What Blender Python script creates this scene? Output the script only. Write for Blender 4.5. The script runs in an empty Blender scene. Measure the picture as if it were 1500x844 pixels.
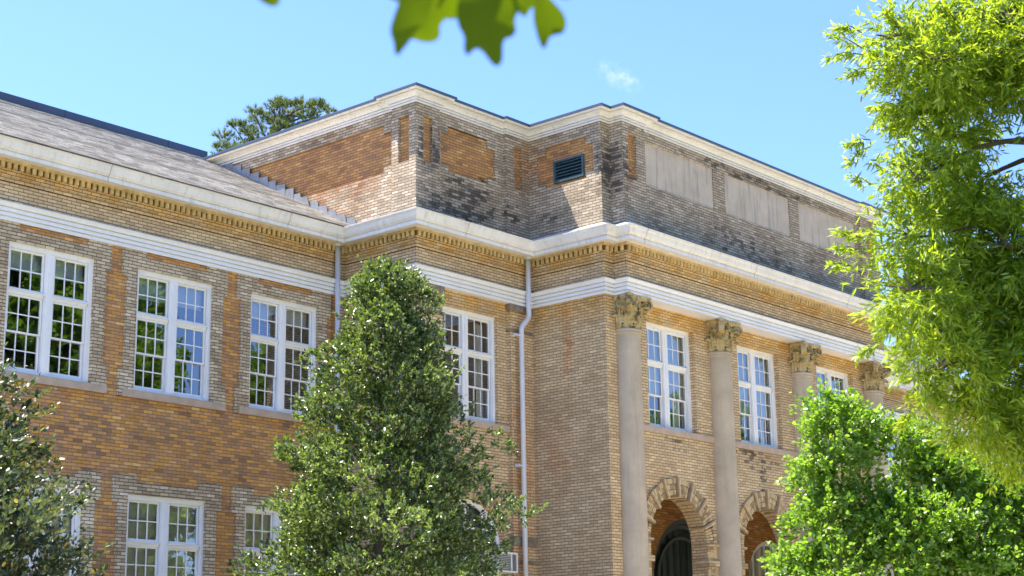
import bpy, math, random
import numpy as np
from mathutils import Vector, Matrix
R_ = math.radians
random.seed(7)
sc = bpy.context.scene
COL = sc.collection
# ------------------------------------------------------------------ camera
YAW, PITCH, ROLL, FPX = 0.8552, 0.2431, -0.016, 2445.56
CAM = np.array([-10.3622, -27.1798, 0.0])
cy_, sy_, cp_, sp_ = math.cos(YAW), math.sin(YAW), math.cos(PITCH), math.sin(PITCH)
FW = np.array([sy_*cp_, cy_*cp_, sp_]); RT0 = np.array([cy_, -sy_, 0.0]); UP0 = np.cross(RT0, FW)
RT = math.cos(ROLL)*RT0 + math.sin(ROLL)*UP0
UP = -math.sin(ROLL)*RT0 + math.cos(ROLL)*UP0
cd = bpy.data.cameras.new('camera'); cam = bpy.data.objects.new('camera', cd); COL.objects.link(cam)
m = Matrix.Identity(4)
for i in range(3):
    m[i][0] = RT[i]; m[i][1] = UP[i]; m[i][2] = -FW[i]; m[i][3] = CAM[i]
cam.matrix_world = m
cd.sensor_width = 36.0; cd.lens = 36.0*FPX/1500.0
cd.clip_start = 0.05; cd.clip_end = 6000
cd.dof.use_dof = True; cd.dof.focus_distance = 36.0; cd.dof.aperture_fstop = 6.7
sc.camera = cam
# ------------------------------------------------------------------ light
EL = R_(64.6); AZ = math.atan2(-0.41, 0.912)
S = Vector((math.sin(AZ)*math.cos(EL), math.cos(AZ)*math.cos(EL), math.sin(EL)))
w = bpy.data.worlds.new('World'); sc.world = w; w.use_nodes = True
nt = w.node_tree; bg = nt.nodes['Background']
sky = nt.nodes.new('ShaderNodeTexSky'); sky.sky_type = 'NISHITA'; sky.sun_disc = False
sky.sun_elevation = EL; sky.sun_rotation = AZ; sky.air_density = 1.0; sky.dust_density = 0.6; sky.ozone_density = 1.5
tint = nt.nodes.new('ShaderNodeMix'); tint.data_type = 'RGBA'; tint.blend_type = 'MULTIPLY'; tint.inputs[0].default_value = 1.0
tint.inputs[7].default_value = (.475, .585, .90, 1)
nt.links.new(sky.outputs[0], tint.inputs[6]); nt.links.new(tint.outputs[2], bg.inputs[0]); bg.inputs[1].default_value = 0.15
sl = bpy.data.lights.new('sun', 'SUN'); sl.energy = 5.0; sl.angle = R_(0.5); sl.color = (1.0, 0.93, 0.82)
so = bpy.data.objects.new('sun', sl); COL.objects.link(so)
so.rotation_euler = S.to_track_quat('Z', 'Y').to_euler()
sc.view_settings.view_transform = 'Standard'; sc.view_settings.look = 'None'
sc.view_settings.gamma = 1.0; sc.view_settings.use_curve_mapping = False
sc.view_settings.exposure = 1.62
sc.render.engine = 'CYCLES'
sc.cycles.max_bounces = 8; sc.cycles.transparent_max_bounces = 8

def ray(u, v, dist):
    return CAM + dist*(FW + RT*(u-750)/FPX - UP*(v-422)/FPX)
GZ = -1.6
# ------------------------------------------------------------------ mesh helper
class MB:
    def __init__(s): s.v = []; s.f = []; s.m = []
    def add(s, vs, fs, mi=0):
        o = len(s.v); s.v += [tuple(map(float, a)) for a in vs]
        for f in fs: s.f.append(tuple(i+o for i in f)); s.m.append(mi)
    def quad(s, a, b, c, d, mi=0): s.add([a, b, c, d], [(0, 1, 2, 3)], mi)
    def box(s, x0, x1, y0, y1, z0, z1, mi=0):
        s.add([(x0,y0,z0),(x1,y0,z0),(x1,y1,z0),(x0,y1,z0),(x0,y0,z1),(x1,y0,z1),(x1,y1,z1),(x0,y1,z1)],
              [(0,3,2,1),(4,5,6,7),(0,1,5,4),(1,2,6,5),(2,3,7,6),(3,0,4,7)], mi)
    def obox(s, O, U, N, u0, u1, n0, n1, z0, z1, mi=0):
        P = lambda u, n, z: (O[0]+U[0]*u+N[0]*n, O[1]+U[1]*u+N[1]*n, z)
        s.add([P(u0,n0,z0),P(u1,n0,z0),P(u1,n1,z0),P(u0,n1,z0),P(u0,n0,z1),P(u1,n0,z1),P(u1,n1,z1),P(u0,n1,z1)],
              [(0,3,2,1),(4,5,6,7),(0,1,5,4),(1,2,6,5),(2,3,7,6),(3,0,4,7)], mi)
    def tube(s, pts, rad, n=10, mi=0, cap=True):
        pts = [Vector(p) for p in pts]
        if not hasattr(rad, '__len__'): rad = [rad]*len(pts)
        o = len(s.v); prev = None
        for i, p in enumerate(pts):
            t = (pts[min(i+1, len(pts)-1)]-pts[max(i-1, 0)]).normalized()
            if prev is None:
                a = t.orthogonal().normalized()
            else:
                a = (prev - t*prev.dot(t)).normalized()
            prev = a; b = t.cross(a)
            for k in range(n):
                q = p + (a*math.cos(2*math.pi*k/n)+b*math.sin(2*math.pi*k/n))*rad[i]
                s.v.append(tuple(q))
        for i in range(len(pts)-1):
            for k in range(n):
                s.f.append((o+i*n+k, o+i*n+(k+1) % n, o+(i+1)*n+(k+1) % n, o+(i+1)*n+k)); s.m.append(mi)
        if cap:
            s.f.append(tuple(o+k for k in range(n))[::-1]); s.m.append(mi)
            e = o+(len(pts)-1)*n
            s.f.append(tuple(e+k for k in range(n))); s.m.append(mi)
    def lathe(s, c, prof, n=32, mi=0, a0=0.0, a1=2*math.pi):
        o = len(s.v)
        for r, z in prof:
            for k in range(n):
                a = a0+(a1-a0)*k/n
                s.v.append((c[0]+r*math.cos(a), c[1]+r*math.sin(a), z))
        for i in range(len(prof)-1):
            for k in range(n):
                s.f.append((o+i*n+k, o+i*n+(k+1) % n, o+(i+1)*n+(k+1) % n, o+(i+1)*n+k)); s.m.append(mi)
    def sweep(s, path, prof, mi=0):
        """path of (x,y), outward on the right of travel; prof of (outset, z)"""
        n = len(path); rows = []
        for i in range(n):
            def nr(a, b):
                d = Vector((b[0]-a[0], b[1]-a[1])).normalized(); return Vector((d.y, -d.x))
            if i == 0: q = nr(path[0], path[1]); k = 1
            elif i == n-1: q = nr(path[-2], path[-1]); k = 1
            else:
                n1 = nr(path[i-1], path[i]); n2 = nr(path[i], path[i+1])
                q = (n1+n2).normalized(); k = 1/max(.2, q.dot(n1))
            rows.append([(path[i][0]+q.x*k*o_, path[i][1]+q.y*k*o_, z) for o_, z in prof])
        for i in range(n-1):
            for j in range(len(prof)-1):
                s.quad(rows[i][j], rows[i+1][j], rows[i+1][j+1], rows[i][j+1], mi)
    def build(s, name, mats, parent=None, smooth=False, loc=None):
        me = bpy.data.meshes.new(name)
        me.from_pydata(s.v, [], s.f)
        if not isinstance(mats, (list, tuple)): mats = [mats]
        for mt in mats: me.materials.append(mt)
        if len(mats) > 1: me.polygons.foreach_set('material_index', s.m)
        if smooth: me.polygons.foreach_set('use_smooth', [True]*len(s.f))
        me.update()
        o = bpy.data.objects.new(name, me); COL.objects.link(o)
        if loc is not None: o.location = loc
        if parent is not None: o.parent = parent
        return o
def empty(name, loc=(0, 0, 0)):
    o = bpy.data.objects.new(name, None); COL.objects.link(o); o.location = loc; o.empty_display_size = .3
    return o
def tag(o, label=None, cat=None, group=None, kind=None):
    if label: o['label'] = label
    if cat: o['category'] = cat
    if group: o['group'] = group
    if kind: o['kind'] = kind
    return o
# ------------------------------------------------------------------ node helpers
def newmat(name):
    mt = bpy.data.materials.new(name); mt.use_nodes = True
    return mt, mt.node_tree, mt.node_tree.nodes['Principled BSDF']
class NG:
    def __init__(s, nt): s.nt = nt
    def n(s, t, **k):
        q = s.nt.nodes.new(t)
        for a, b in k.items(): setattr(q, a, b)
        return q
    def l(s, a, b): s.nt.links.new(a, b)
    def math(s, op, a, b=None, c=None, clamp=False):
        q = s.n('ShaderNodeMath', operation=op, use_clamp=clamp)
        for i, x in enumerate((a, b, c)):
            if x is None: continue
            if isinstance(x, (int, float)): q.inputs[i].default_value = x
            else: s.l(x, q.inputs[i])
        return q.outputs[0]
    def mix(s, f, a, b, mode='MIX'):
        q = s.n('ShaderNodeMix', data_type='RGBA', blend_type=mode)
        for i, x in ((0, f), (6, a), (7, b)):
            if isinstance(x, (int, float)): q.inputs[i].default_value = x
            elif isinstance(x, tuple): q.inputs[i].default_value = (*x, 1)
            else: s.l(x, q.inputs[i])
        return q.outputs[2]
    def comb(s, a, b, c):
        q = s.n('ShaderNodeCombineXYZ')
        for i, x in enumerate((a, b, c)):
            if isinstance(x, (int, float)): q.inputs[i].default_value = x
            else: s.l(x, q.inputs[i])
        return q.outputs[0]
    def ramp(s, f, stops, interp='LINEAR'):
        q = s.n('ShaderNodeValToRGB'); q.color_ramp.interpolation = interp
        e = q.color_ramp.elements
        while len(e) < len(stops): e.new(0.5)
        for el, (p, c) in zip(e, stops):
            el.position = p; el.color = (*c, 1) if len(c) == 3 else c
        s.l(f, q.inputs[0]); return q.outputs[0]
    def noise(s, vec, scale, detail=4, rough=.55):
        q = s.n('ShaderNodeTexNoise'); q.inputs['Scale'].default_value = scale
        q.inputs['Detail'].default_value = detail; q.inputs['Roughness'].default_value = rough
        s.l(vec, q.inputs['Vector']); return q.outputs[0]
    def smooth(s, x, a, b):
        q = s.n('ShaderNodeMapRange', interpolation_type='SMOOTHSTEP')
        s.l(x, q.inputs[0]); q.inputs[1].default_value = a; q.inputs[2].default_value = b
        return q.outputs[0]
CH = 0.0677
def brick_mat(name, stops, mortar, soot=(), ochre=(), blotch=.25, bl=.215, sootcol=(.022, .022, .024), mw=.012, rnd_noise=.35, rust=()):
    mt, nt, b = newmat(name); g = NG(nt)
    geo = g.n('ShaderNodeNewGeometry'); pos = geo.outputs['Position']
    sp = g.n('ShaderNodeSeparateXYZ'); g.l(pos, sp.inputs[0])
    sn = g.n('ShaderNodeSeparateXYZ'); g.l(geo.outputs['True Normal'], sn.inputs[0])
    isx = g.math('GREATER_THAN', g.math('ABSOLUTE', sn.outputs[0]), .5)
    u = g.math('ADD', g.math('MULTIPLY', sp.outputs[0], g.math('SUBTRACT', 1.0, isx)), g.math('MULTIPLY', sp.outputs[1], isx))
    # tiny wobble so courses are not ruler straight
    wob = g.math('MULTIPLY', g.math('SUBTRACT', g.noise(pos, 1.3, 2), .5), .012)
    v = g.math('ADD', g.math('DIVIDE', g.math('ADD', sp.outputs[2], wob), CH), 100.0 - 5.995/CH % 1)
    row = g.math('FLOOR', v); fv = g.math('FRACT', v)
    off = g.math('MULTIPLY', g.math('MODULO', row, 2.0), .5)
    wr = g.n('ShaderNodeTexWhiteNoise', noise_dimensions='1D'); g.l(row, wr.inputs['W'])
    off = g.math('ADD', off, g.math('MULTIPLY', wr.outputs[0], .12))
    uu = g.math('ADD', g.math('ADD', g.math('DIVIDE', u, bl), 50.0), off)
    col = g.math('FLOOR', uu); fu = g.math('FRACT', uu)
    wn = g.n('ShaderNodeTexWhiteNoise', noise_dimensions='3D'); g.l(g.comb(col, row, isx), wn.inputs['Vector'])
    r = wn.outputs[0]
    wn2 = g.n('ShaderNodeTexWhiteNoise', noise_dimensions='3D'); g.l(g.comb(row, col, 7.0), wn2.inputs['Vector'])
    big = g.noise(pos, .9, 3)
    rr = g.math('ADD', g.math('MULTIPLY', r, 1-rnd_noise), g.math('MULTIPLY', g.smooth(big, .3, .7), rnd_noise))
    c = g.ramp(rr, stops)
    fine = g.noise(pos, 38, 3, .7)
    c = g.mix(1.0, c, g.ramp(fine, [(.25, (.78, .78, .78)), (.75, (1.15, 1.15, 1.15))]), 'MULTIPLY')
    c = g.mix(1.0, c, g.ramp(wn2.outputs[0], [(0, (.82, .82, .82)), (1, (1.14, 1.14, 1.14))]), 'MULTIPLY')
    bln = g.noise(pos, .55, 5, .6)
    c = g.mix(blotch, c, g.ramp(bln, [(.3, (.55, .48, .42)), (.5, (1, 1, 1)), (.72, (1.12, 1.05, .92))]), 'MULTIPLY')
    # mortar
    a = mw/bl/2; h = mw/CH/2
    du = g.math('MINIMUM', fu, g.math('SUBTRACT', 1.0, fu)); dv = g.math('MINIMUM', fv, g.math('SUBTRACT', 1.0, fv))
    mu = g.math('SUBTRACT', 1.0, g.smooth(du, a*.6, a*1.5)); mv = g.math('SUBTRACT', 1.0, g.smooth(dv, h*.6, h*1.5))
    mm = g.math('MAXIMUM', g.math('MULTIPLY', mu, .8), mv)
    c = g.mix(mm, c, mortar)
    # ochre lichen staining with warm bounce light painted in: (z0, z1, strength, colour)
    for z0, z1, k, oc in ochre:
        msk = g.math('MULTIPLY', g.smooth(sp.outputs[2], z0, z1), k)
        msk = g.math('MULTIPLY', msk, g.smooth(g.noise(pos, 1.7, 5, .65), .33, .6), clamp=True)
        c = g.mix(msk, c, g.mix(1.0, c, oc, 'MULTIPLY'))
    for (cx, cyy, cz, rx, ry, rz, k) in rust:
        mp = g.n('ShaderNodeMapping'); mp.inputs['Location'].default_value = (-cx/rx, -cyy/ry, -cz/rz); mp.inputs['Scale'].default_value = (1/rx, 1/ry, 1/rz)
        g.l(pos, mp.inputs[0]); ln = g.n('ShaderNodeVectorMath', operation='LENGTH'); g.l(mp.outputs[0], ln.inputs[0])
        d = g.math('SUBTRACT', 1.0, g.smooth(ln.outputs['Value'], .2, 1.0))
        d = g.math('MULTIPLY', d, g.smooth(g.noise(pos, 3, 4), .3, .65)); d = g.math('MULTIPLY', d, k, clamp=True)
        c = g.mix(d, c, g.mix(1.0, c, (1.0, .55, .28), 'MULTIPLY'))
    smask = None
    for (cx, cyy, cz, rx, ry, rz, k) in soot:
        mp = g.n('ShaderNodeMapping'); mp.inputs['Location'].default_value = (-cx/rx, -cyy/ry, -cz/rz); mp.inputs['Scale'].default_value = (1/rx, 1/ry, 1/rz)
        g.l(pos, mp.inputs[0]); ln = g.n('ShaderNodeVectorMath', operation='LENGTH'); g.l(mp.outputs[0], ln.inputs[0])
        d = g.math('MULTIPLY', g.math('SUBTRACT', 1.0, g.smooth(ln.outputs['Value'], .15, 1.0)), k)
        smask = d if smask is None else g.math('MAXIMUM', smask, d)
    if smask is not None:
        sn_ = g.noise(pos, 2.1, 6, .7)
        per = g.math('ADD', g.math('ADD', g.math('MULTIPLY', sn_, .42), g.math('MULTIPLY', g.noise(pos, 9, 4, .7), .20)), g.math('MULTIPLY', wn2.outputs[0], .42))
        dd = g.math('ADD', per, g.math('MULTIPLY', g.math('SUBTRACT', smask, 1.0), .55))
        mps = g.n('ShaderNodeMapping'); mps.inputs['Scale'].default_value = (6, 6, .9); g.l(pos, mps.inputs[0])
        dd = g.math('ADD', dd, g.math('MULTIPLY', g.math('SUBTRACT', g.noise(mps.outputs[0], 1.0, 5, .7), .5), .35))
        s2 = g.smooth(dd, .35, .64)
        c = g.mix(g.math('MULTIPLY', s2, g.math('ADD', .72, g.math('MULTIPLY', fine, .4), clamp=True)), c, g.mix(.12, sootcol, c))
    g.l(c, b.inputs['Base Color']); b.inputs['Roughness'].default_value = .85
    b.inputs['Specular IOR Level'].default_value = .25
    bp = g.n('ShaderNodeBump'); bp.inputs['Strength'].default_value = .55; bp.inputs['Distance'].default_value = .012
    hh = g.math('ADD', g.math('MULTIPLY', g.math('SUBTRACT', 1.0, mm), 1.0), g.math('ADD', g.math('MULTIPLY', fine, .35), g.math('MULTIPLY', r, .3)))
    g.l(hh, bp.inputs['Height']); g.l(bp.outputs[0], b.inputs['Normal'])
    return mt
def plain_mat(name, color, rough=.5, var=.12, scale=3.0, streak=0.0, metal=0.0, bump=0.0, dirt=(.35, .33, .3), spec=.5):
    mt, nt, b = newmat(name); g = NG(nt)
    geo = g.n('ShaderNodeNewGeometry'); pos = geo.outputs['Position']
    n1 = g.noise(pos, scale, 5, .6)
    lo = tuple(x*(1-var) for x in color); hi = tuple(min(1, x*(1+var)) for x in color)
    c = g.ramp(n1, [(.3, lo), (.7, hi)])
    if streak:
        mp = g.n('ShaderNodeMapping'); mp.inputs['Scale'].default_value = (9, 9, .7); g.l(pos, mp.inputs[0])
        st = g.smooth(g.noise(mp.outputs[0], 1.0, 4, .65), .5, .72)
        c = g.mix(g.math('MULTIPLY', st, streak), c, dirt)
    g.l(c, b.inputs['Base Color']); b.inputs['Roughness'].default_value = rough; b.inputs['Metallic'].default_value = metal
    b.inputs['Specular IOR Level'].default_value = spec
    if bump:
        bp = g.n('ShaderNodeBump'); bp.inputs['Strength'].default_value = bump; bp.inputs['Distance'].default_value = .01
        g.l(g.noise(pos, scale*9, 5, .65), bp.inputs['Height']); g.l(bp.outputs[0], b.inputs['Normal'])
    return mt
def leaf_mat(name, cols, trans=.35, tcol=(.35, .55, .05), rough=.45, spec=.5):
    mt, nt, b = newmat(name); g = NG(nt)
    geo = g.n('ShaderNodeNewGeometry')
    c = g.ramp(geo.outputs['Random Per Island'], cols)
    g.l(c, b.inputs['Base Color']); b.inputs['Roughness'].default_value = rough; b.inputs['Specular IOR Level'].default_value = spec
    if trans > 0:
        tr = g.n('ShaderNodeBsdfTranslucent'); g.l(g.mix(1.0, g.mix(.5, c, tcol), (1.6, 1.6, 1.2), 'MULTIPLY'), tr.inputs[0])
        mx = g.n('ShaderNodeMixShader'); mx.inputs[0].default_value = trans
        g.l(b.outputs[0], mx.inputs[1]); g.l(tr.outputs[0], mx.inputs[2])
        g.l(mx.outputs[0], nt.nodes['Material Output'].inputs[0])
    return mt
# ------------------------------------------------------------------ materials
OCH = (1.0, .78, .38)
M = {}
M['gold'] = brick_mat('gold_brick', [(0, (.30, .17, .10)), (.22, (.42, .24, .12)), (.42, (.60, .31, .11)), (.6, (.68, .35, .08)), (.76, (.50, .28, .15)), (.9, (.76, .46, .14)), (1, (.80, .58, .30))], (.22, .12, .06), blotch=.35, rnd_noise=.3, mw=.011,
    soot=[(7.6, 0, 5.86, 1.3, .3, .26, .66), (10.5, 0, 5.86, 1.3, .3, .26, .66), (13.3, 0, 5.86, 1.3, .3, .26, .66)])
M['orange'] = brick_mat('orange_brick', [(0, (.30, .145, .06)), (.3, (.44, .20, .065)), (.6, (.50, .235, .065)), (.85, (.58, .31, .09)), (1, (.66, .42, .17))], (.17, .09, .04), blotch=.3, mw=.010)
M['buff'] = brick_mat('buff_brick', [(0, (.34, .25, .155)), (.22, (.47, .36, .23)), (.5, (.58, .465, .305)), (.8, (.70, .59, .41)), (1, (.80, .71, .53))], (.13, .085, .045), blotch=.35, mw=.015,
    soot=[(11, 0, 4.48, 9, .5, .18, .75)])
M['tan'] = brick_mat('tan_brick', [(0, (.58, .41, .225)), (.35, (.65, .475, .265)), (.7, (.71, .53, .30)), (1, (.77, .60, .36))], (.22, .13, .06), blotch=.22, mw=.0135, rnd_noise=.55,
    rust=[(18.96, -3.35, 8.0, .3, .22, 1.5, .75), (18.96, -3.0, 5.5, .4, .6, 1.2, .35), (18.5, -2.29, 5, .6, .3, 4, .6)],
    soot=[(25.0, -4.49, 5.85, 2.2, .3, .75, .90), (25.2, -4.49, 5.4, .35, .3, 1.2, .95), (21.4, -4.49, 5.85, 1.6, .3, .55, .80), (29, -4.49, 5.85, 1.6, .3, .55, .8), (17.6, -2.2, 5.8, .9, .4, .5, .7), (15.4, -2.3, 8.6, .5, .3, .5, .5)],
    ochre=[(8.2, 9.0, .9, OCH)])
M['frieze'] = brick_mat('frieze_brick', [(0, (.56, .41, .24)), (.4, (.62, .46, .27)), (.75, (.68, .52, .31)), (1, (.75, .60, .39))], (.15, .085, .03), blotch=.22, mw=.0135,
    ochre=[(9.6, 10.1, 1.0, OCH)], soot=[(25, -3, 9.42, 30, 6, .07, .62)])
M['dentil'] = plain_mat('dentil_brick', (.58, .44, .23), .85, .28, 6, bump=.4)
M['attic'] = brick_mat('weathered_buff_brick', [(0, (.27, .20, .135)), (.25, (.39, .305, .205)), (.55, (.50, .40, .275)), (.85, (.61, .50, .355)), (1, (.72, .61, .45))], (.11, .075, .045), blotch=.3, mw=.014,
    soot=[(16.6, -2.3, 11.2, 2.9, .5, 1.5, 1.0), (15.5, -2.3, 12.2, .9, .25, 1.5, 1.0), (17.0, -2.3, 11.3, 1.9, .5, 1.0, 1.12), (18.2, -2.3, 11.2, .8, .3, .9, .92), (19.3, -4.6, 12.1, .95, .8, 1.7, 1.0), (18.96, -3.2, 11.1, .3, 1.4, .6, .85), (25, -4.9, 13.05, 8, .5, .4, .95), (25, -4.9, 11.2, 9, .5, 1.3, .80)],
    rust=[(15.06, 0.5, 12.0, .4, 3.0, 1.6, .8), (18.8, -2.35, 12.5, .5, .6, 1.0, .7)])
M['attic_gold'] = brick_mat('weathered_orange_brick', [(0, (.30, .15, .08)), (.3, (.46, .23, .10)), (.6, (.56, .28, .09)), (.85, (.62, .34, .12)), (1, (.70, .48, .24))], (.15, .085, .04), blotch=.3, mw=.012,
    soot=[(17.3, -2.3, 11.9, 1.4, .5, .6, .85), (19.6, -4.9, 11.9, .4, .4, .6, .8)])
M['white'] = plain_mat('white_paint', (.84, .83, .80), .38, .05, 2.0)
M['trim'] = plain_mat('weathered_white_trim', (.79, .755, .69), .5, .08, 1.3, streak=.40, dirt=(.44, .40, .33))
M['trim2'] = plain_mat('architrave_white_paint', (.84, .82, .78), .45, .06, 1.3, streak=.10, dirt=(.5, .47, .43))
M['stucco'] = plain_mat('stucco', (.56, .46, .34), .9, .14, 2.0, streak=.6, dirt=(.26, .24, .22), bump=.3)
M['column'] = plain_mat('column_stucco', (.50, .41, .285), .9, .16, 1.6, streak=.32, dirt=(.30, .26, .22), bump=.35)
M['stone'] = plain_mat('sill_stone', (.50, .37, .26), .85, .14, 4, bump=.25)
M['greystone'] = plain_mat('grey_cap_stone', (.24, .19, .13), .9, .35, 7, bump=.5)
M['coping'] = plain_mat('coping_metal', (.055, .075, .11), .35, .12, 2, spec=.6)
M['ridge'] = plain_mat('ridge_metal', (.055, .075, .105), .4, .1, 2)
M['flash'] = plain_mat('flashing_metal', (.27, .28, .29), .4, .2, 3, metal=.3)
M['zinc'] = plain_mat('zinc_ledge', (.45, .52, .60), .4, .15, 3)
M['pipe'] = plain_mat('pipe_paint', (.66, .66, .68), .35, .05, 2)
M['vent'] = plain_mat('vent_paint', (.05, .10, .12), .45, .15, 3)
M['dark'] = plain_mat('interior_dark', (.035, .033, .03), .9, .2, 1)
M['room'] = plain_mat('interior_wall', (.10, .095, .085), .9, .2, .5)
M['door'] = plain_mat('door_paint', (.020, .030, .024), .35, .2, 3)
M['blind'] = plain_mat('blind_cloth', (.84, .77, .62), .8, .06, 1.2)
M['curtain'] = plain_mat('curtain_cloth', (.86, .87, .86), .8, .08, 1.2)
M['bark'] = plain_mat('bark', (.09, .07, .05), .9, .3, 6, bump=.8)
M['barkgrey'] = plain_mat('grey_bark', (.16, .14, .12), .9, .3, 6, bump=.8)
def glass_mat():
    mt, nt, b = newmat('window_glass'); g = NG(nt)
    nt.nodes.remove(b)
    gl = g.n('ShaderNodeBsdfGlossy'); gl.inputs['Roughness'].default_value = .01; gl.inputs[0].default_value = (.95, 1, 1, 1)
    tr = g.n('ShaderNodeBsdfTransparent'); tr.inputs[0].default_value = (.93, .95, .94, 1)
    fr = g.n('ShaderNodeFresnel'); fr.inputs[0].default_value = 1.7
    geo = g.n('ShaderNodeNewGeometry')
    bp = g.n('ShaderNodeBump'); bp.inputs['Strength'].default_value = .05; bp.inputs['Distance'].default_value = .02
    g.l(g.noise(geo.outputs['Position'], 2.2, 2), bp.inputs['Height']); g.l(bp.outputs[0], gl.inputs['Normal'])
    mx = g.n('ShaderNodeMixShader'); g.l(g.math('ADD', fr.outputs[0], .13, clamp=True), mx.inputs[0])
    g.l(tr.outputs[0], mx.inputs[1]); g.l(gl.outputs[0], mx.inputs[2])
    g.l(mx.outputs[0], nt.nodes['Material Output'].inputs[0]); return mt
M['glass'] = glass_mat()
def capital_mat():
    mt, nt, b = newmat('capital_stone'); g = NG(nt)
    geo = g.n('ShaderNodeNewGeometry'); pos = geo.outputs['Position']
    n = g.noise(pos, 5, 5, .65)
    c = g.ramp(n, [(.28, (.06, .045, .025)), (.40, (.27, .20, .10)), (.50, (.50, .37, .14)), (.6, (.50, .40, .22)), (.75, (.52, .45, .33))])
    g.l(c, b.inputs['Base Color']); b.inputs['Roughness'].default_value = .9
    bp = g.n('ShaderNodeBump'); bp.inputs['Strength'].default_value = .4; bp.inputs['Distance'].default_value = .01
    g.l(g.noise(pos, 22, 5, .7), bp.inputs['Height']); g.l(bp.outputs[0], b.inputs['Normal']); return mt
M['capital'] = capital_mat()
def shingle_mat():
    mt, nt, b = newmat('asphalt_shingle'); g = NG(nt)
    geo = g.n('ShaderNodeNewGeometry'); pos = geo.outputs['Position']
    sp = g.n('ShaderNodeSeparateXYZ'); g.l(pos, sp.inputs[0])
    v = g.math('DIVIDE', sp.outputs[1], .125); row = g.math('FLOOR', v); fv = g.math('FRACT', v)
    wr = g.n('ShaderNodeTexWhiteNoise', noise_dimensions='1D'); g.l(row, wr.inputs['W'])
    uu = g.math('ADD', g.math('DIVIDE', sp.outputs[0], .24), g.math('MULTIPLY', wr.outputs[0], 9.0)); col = g.math('FLOOR', uu); fu = g.math('FRACT', uu)
    wn = g.n('ShaderNodeTexWhiteNoise', noise_dimensions='3D'); g.l(g.comb(col, row, 3.0), wn.inputs['Vector'])
    r = g.math('ADD', g.math('MULTIPLY', wn.outputs[0], .7), g.math('MULTIPLY', g.noise(pos, 1.1, 3), .3))
    c = g.ramp(r, [(.05, (.14, .12, .09)), (.3, (.36, .32, .25)), (.55, (.47, .42, .335)), (.9, (.62, .565, .455))])
    edge = g.math('SUBTRACT', 1.0, g.smooth(fv, .10, .34))
    slot = g.math('MULTIPLY', g.math('LESS_THAN', fu, .05), .6)
    c = g.mix(g.math('MAXIMUM', g.math('MULTIPLY', edge, .8), slot), c, (.035, .03, .026))
    c = g.mix(1.0, c, g.ramp(g.noise(pos, 60, 3, .7), [(.3, (.75, .75, .75)), (.7, (1.2, 1.2, 1.2))]), 'MULTIPLY')
    mpd = g.n('ShaderNodeMapping'); mpd.inputs['Scale'].default_value = (1.6, 14, 0); g.l(pos, mpd.inputs[0])
    c = g.mix(g.math('MULTIPLY', g.smooth(g.noise(mpd.outputs[0], 1.0, 5, .75), .50, .66), .55), c, (.10, .09, .075))
    g.l(c, b.inputs['Base Color']); b.inputs['Roughness'].default_value = .9
    bp = g.n('ShaderNodeBump'); bp.inputs['Strength'].default_value = .6; bp.inputs['Distance'].default_value = .01
    g.l(g.math('ADD', g.math('SUBTRACT', 1.0, fv), g.math('MULTIPLY', wn.outputs[0], .5)), bp.inputs['Height']); g.l(bp.outputs[0], b.inputs['Normal'])
    return mt
M['shingle'] = shingle_mat()
# ------------------------------------------------------------------ building geometry
xA, d1, xC, d2, xE, d3 = 15.0635, 2.293, 18.9622, 4.4928, 19.3036, 4.8741
CX = 25.25
mir = lambda x: 2*CX - x
zBb, zBt, zSf, zGt, zCb, zPt = 9.02, 9.368, 10.205, 10.45, 13.18, 13.485
school = empty('school_building', (CX, 0, GZ))
tag(school, 'long tan and gold brick school building with white cornices, corner pavilion and columned portico', 'building')
class BMB(MB):
    def build(s, name, mats, parent=school, smooth=False, loc=None):
        o = MB.build(s, name, mats, None, smooth, loc)
        if parent is not None:
            o.parent = parent
            if parent is school: o.matrix_parent_inverse = Matrix.Translation((-CX, 0, -GZ))
            elif loc is None: o.matrix_parent_inverse = Matrix.Translation(-parent.location) if parent.parent is None else Matrix.Identity(4)
        return o
def relief(mb, O, U, N, u0, u1, z0, z1, base, rects, reveal=.3, rmat=None):
    """base=(depth,mat). rects=(ua,ub,za,zb,depth|None|'skip',mat) ; later rects override"""
    us = sorted(set([u0, u1]+[min(max(r[k], u0), u1) for r in rects for k in (0, 1)]))
    zs = sorted(set([z0, z1]+[min(max(r[k], z0), z1) for r in rects for k in (2, 3)]))
    P = lambda u, n, z: (O[0]+U[0]*u+N[0]*n, O[1]+U[1]*u+N[1]*n, z)
    G = {}
    for i in range(len(us)-1):
        for j in range(len(zs)-1):
            uc = (us[i]+us[i+1])/2; zc = (zs[j]+zs[j+1])/2; d = base
            for r in rects:
                if r[0] < uc < r[1] and r[2] < zc < r[3]: d = (r[4], r[5])
            G[i, j] = d
            if d[0] is None or d[0] == 'skip': continue
            mb.quad(P(us[i], d[0], zs[j]), P(us[i+1], d[0], zs[j]), P(us[i+1], d[0], zs[j+1]), P(us[i], d[0], zs[j+1]), d[1])
    def side(A, B, pa, pb):
        if A[0] == 'skip' or B[0] == 'skip': return
        a = -reveal if A[0] is None else A[0]; b = -reveal if B[0] is None else B[0]
        if abs(a-b) < 1e-6: return
        mi = A[1] if a > b else B[1]
        if A[0] is not None and B[0] is not None and rmat: pass
        mb.quad(P(pa[0], a, pa[1]), P(pa[0], b, pa[1]), P(pb[0], b, pb[1]), P(pb[0], a, pb[1]), mi)
    for i in range(len(us)-1):
        for j in range(len(zs)-1):
            if (i+1, j) in G: side(G[i, j], G[i+1, j], (us[i+1], zs[j]), (us[i+1], zs[j+1]))
            if (i, j+1) in G: side(G[i, j], G[i, j+1], (us[i], zs[j+1]), (us[i+1], zs[j+1]))
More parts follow.
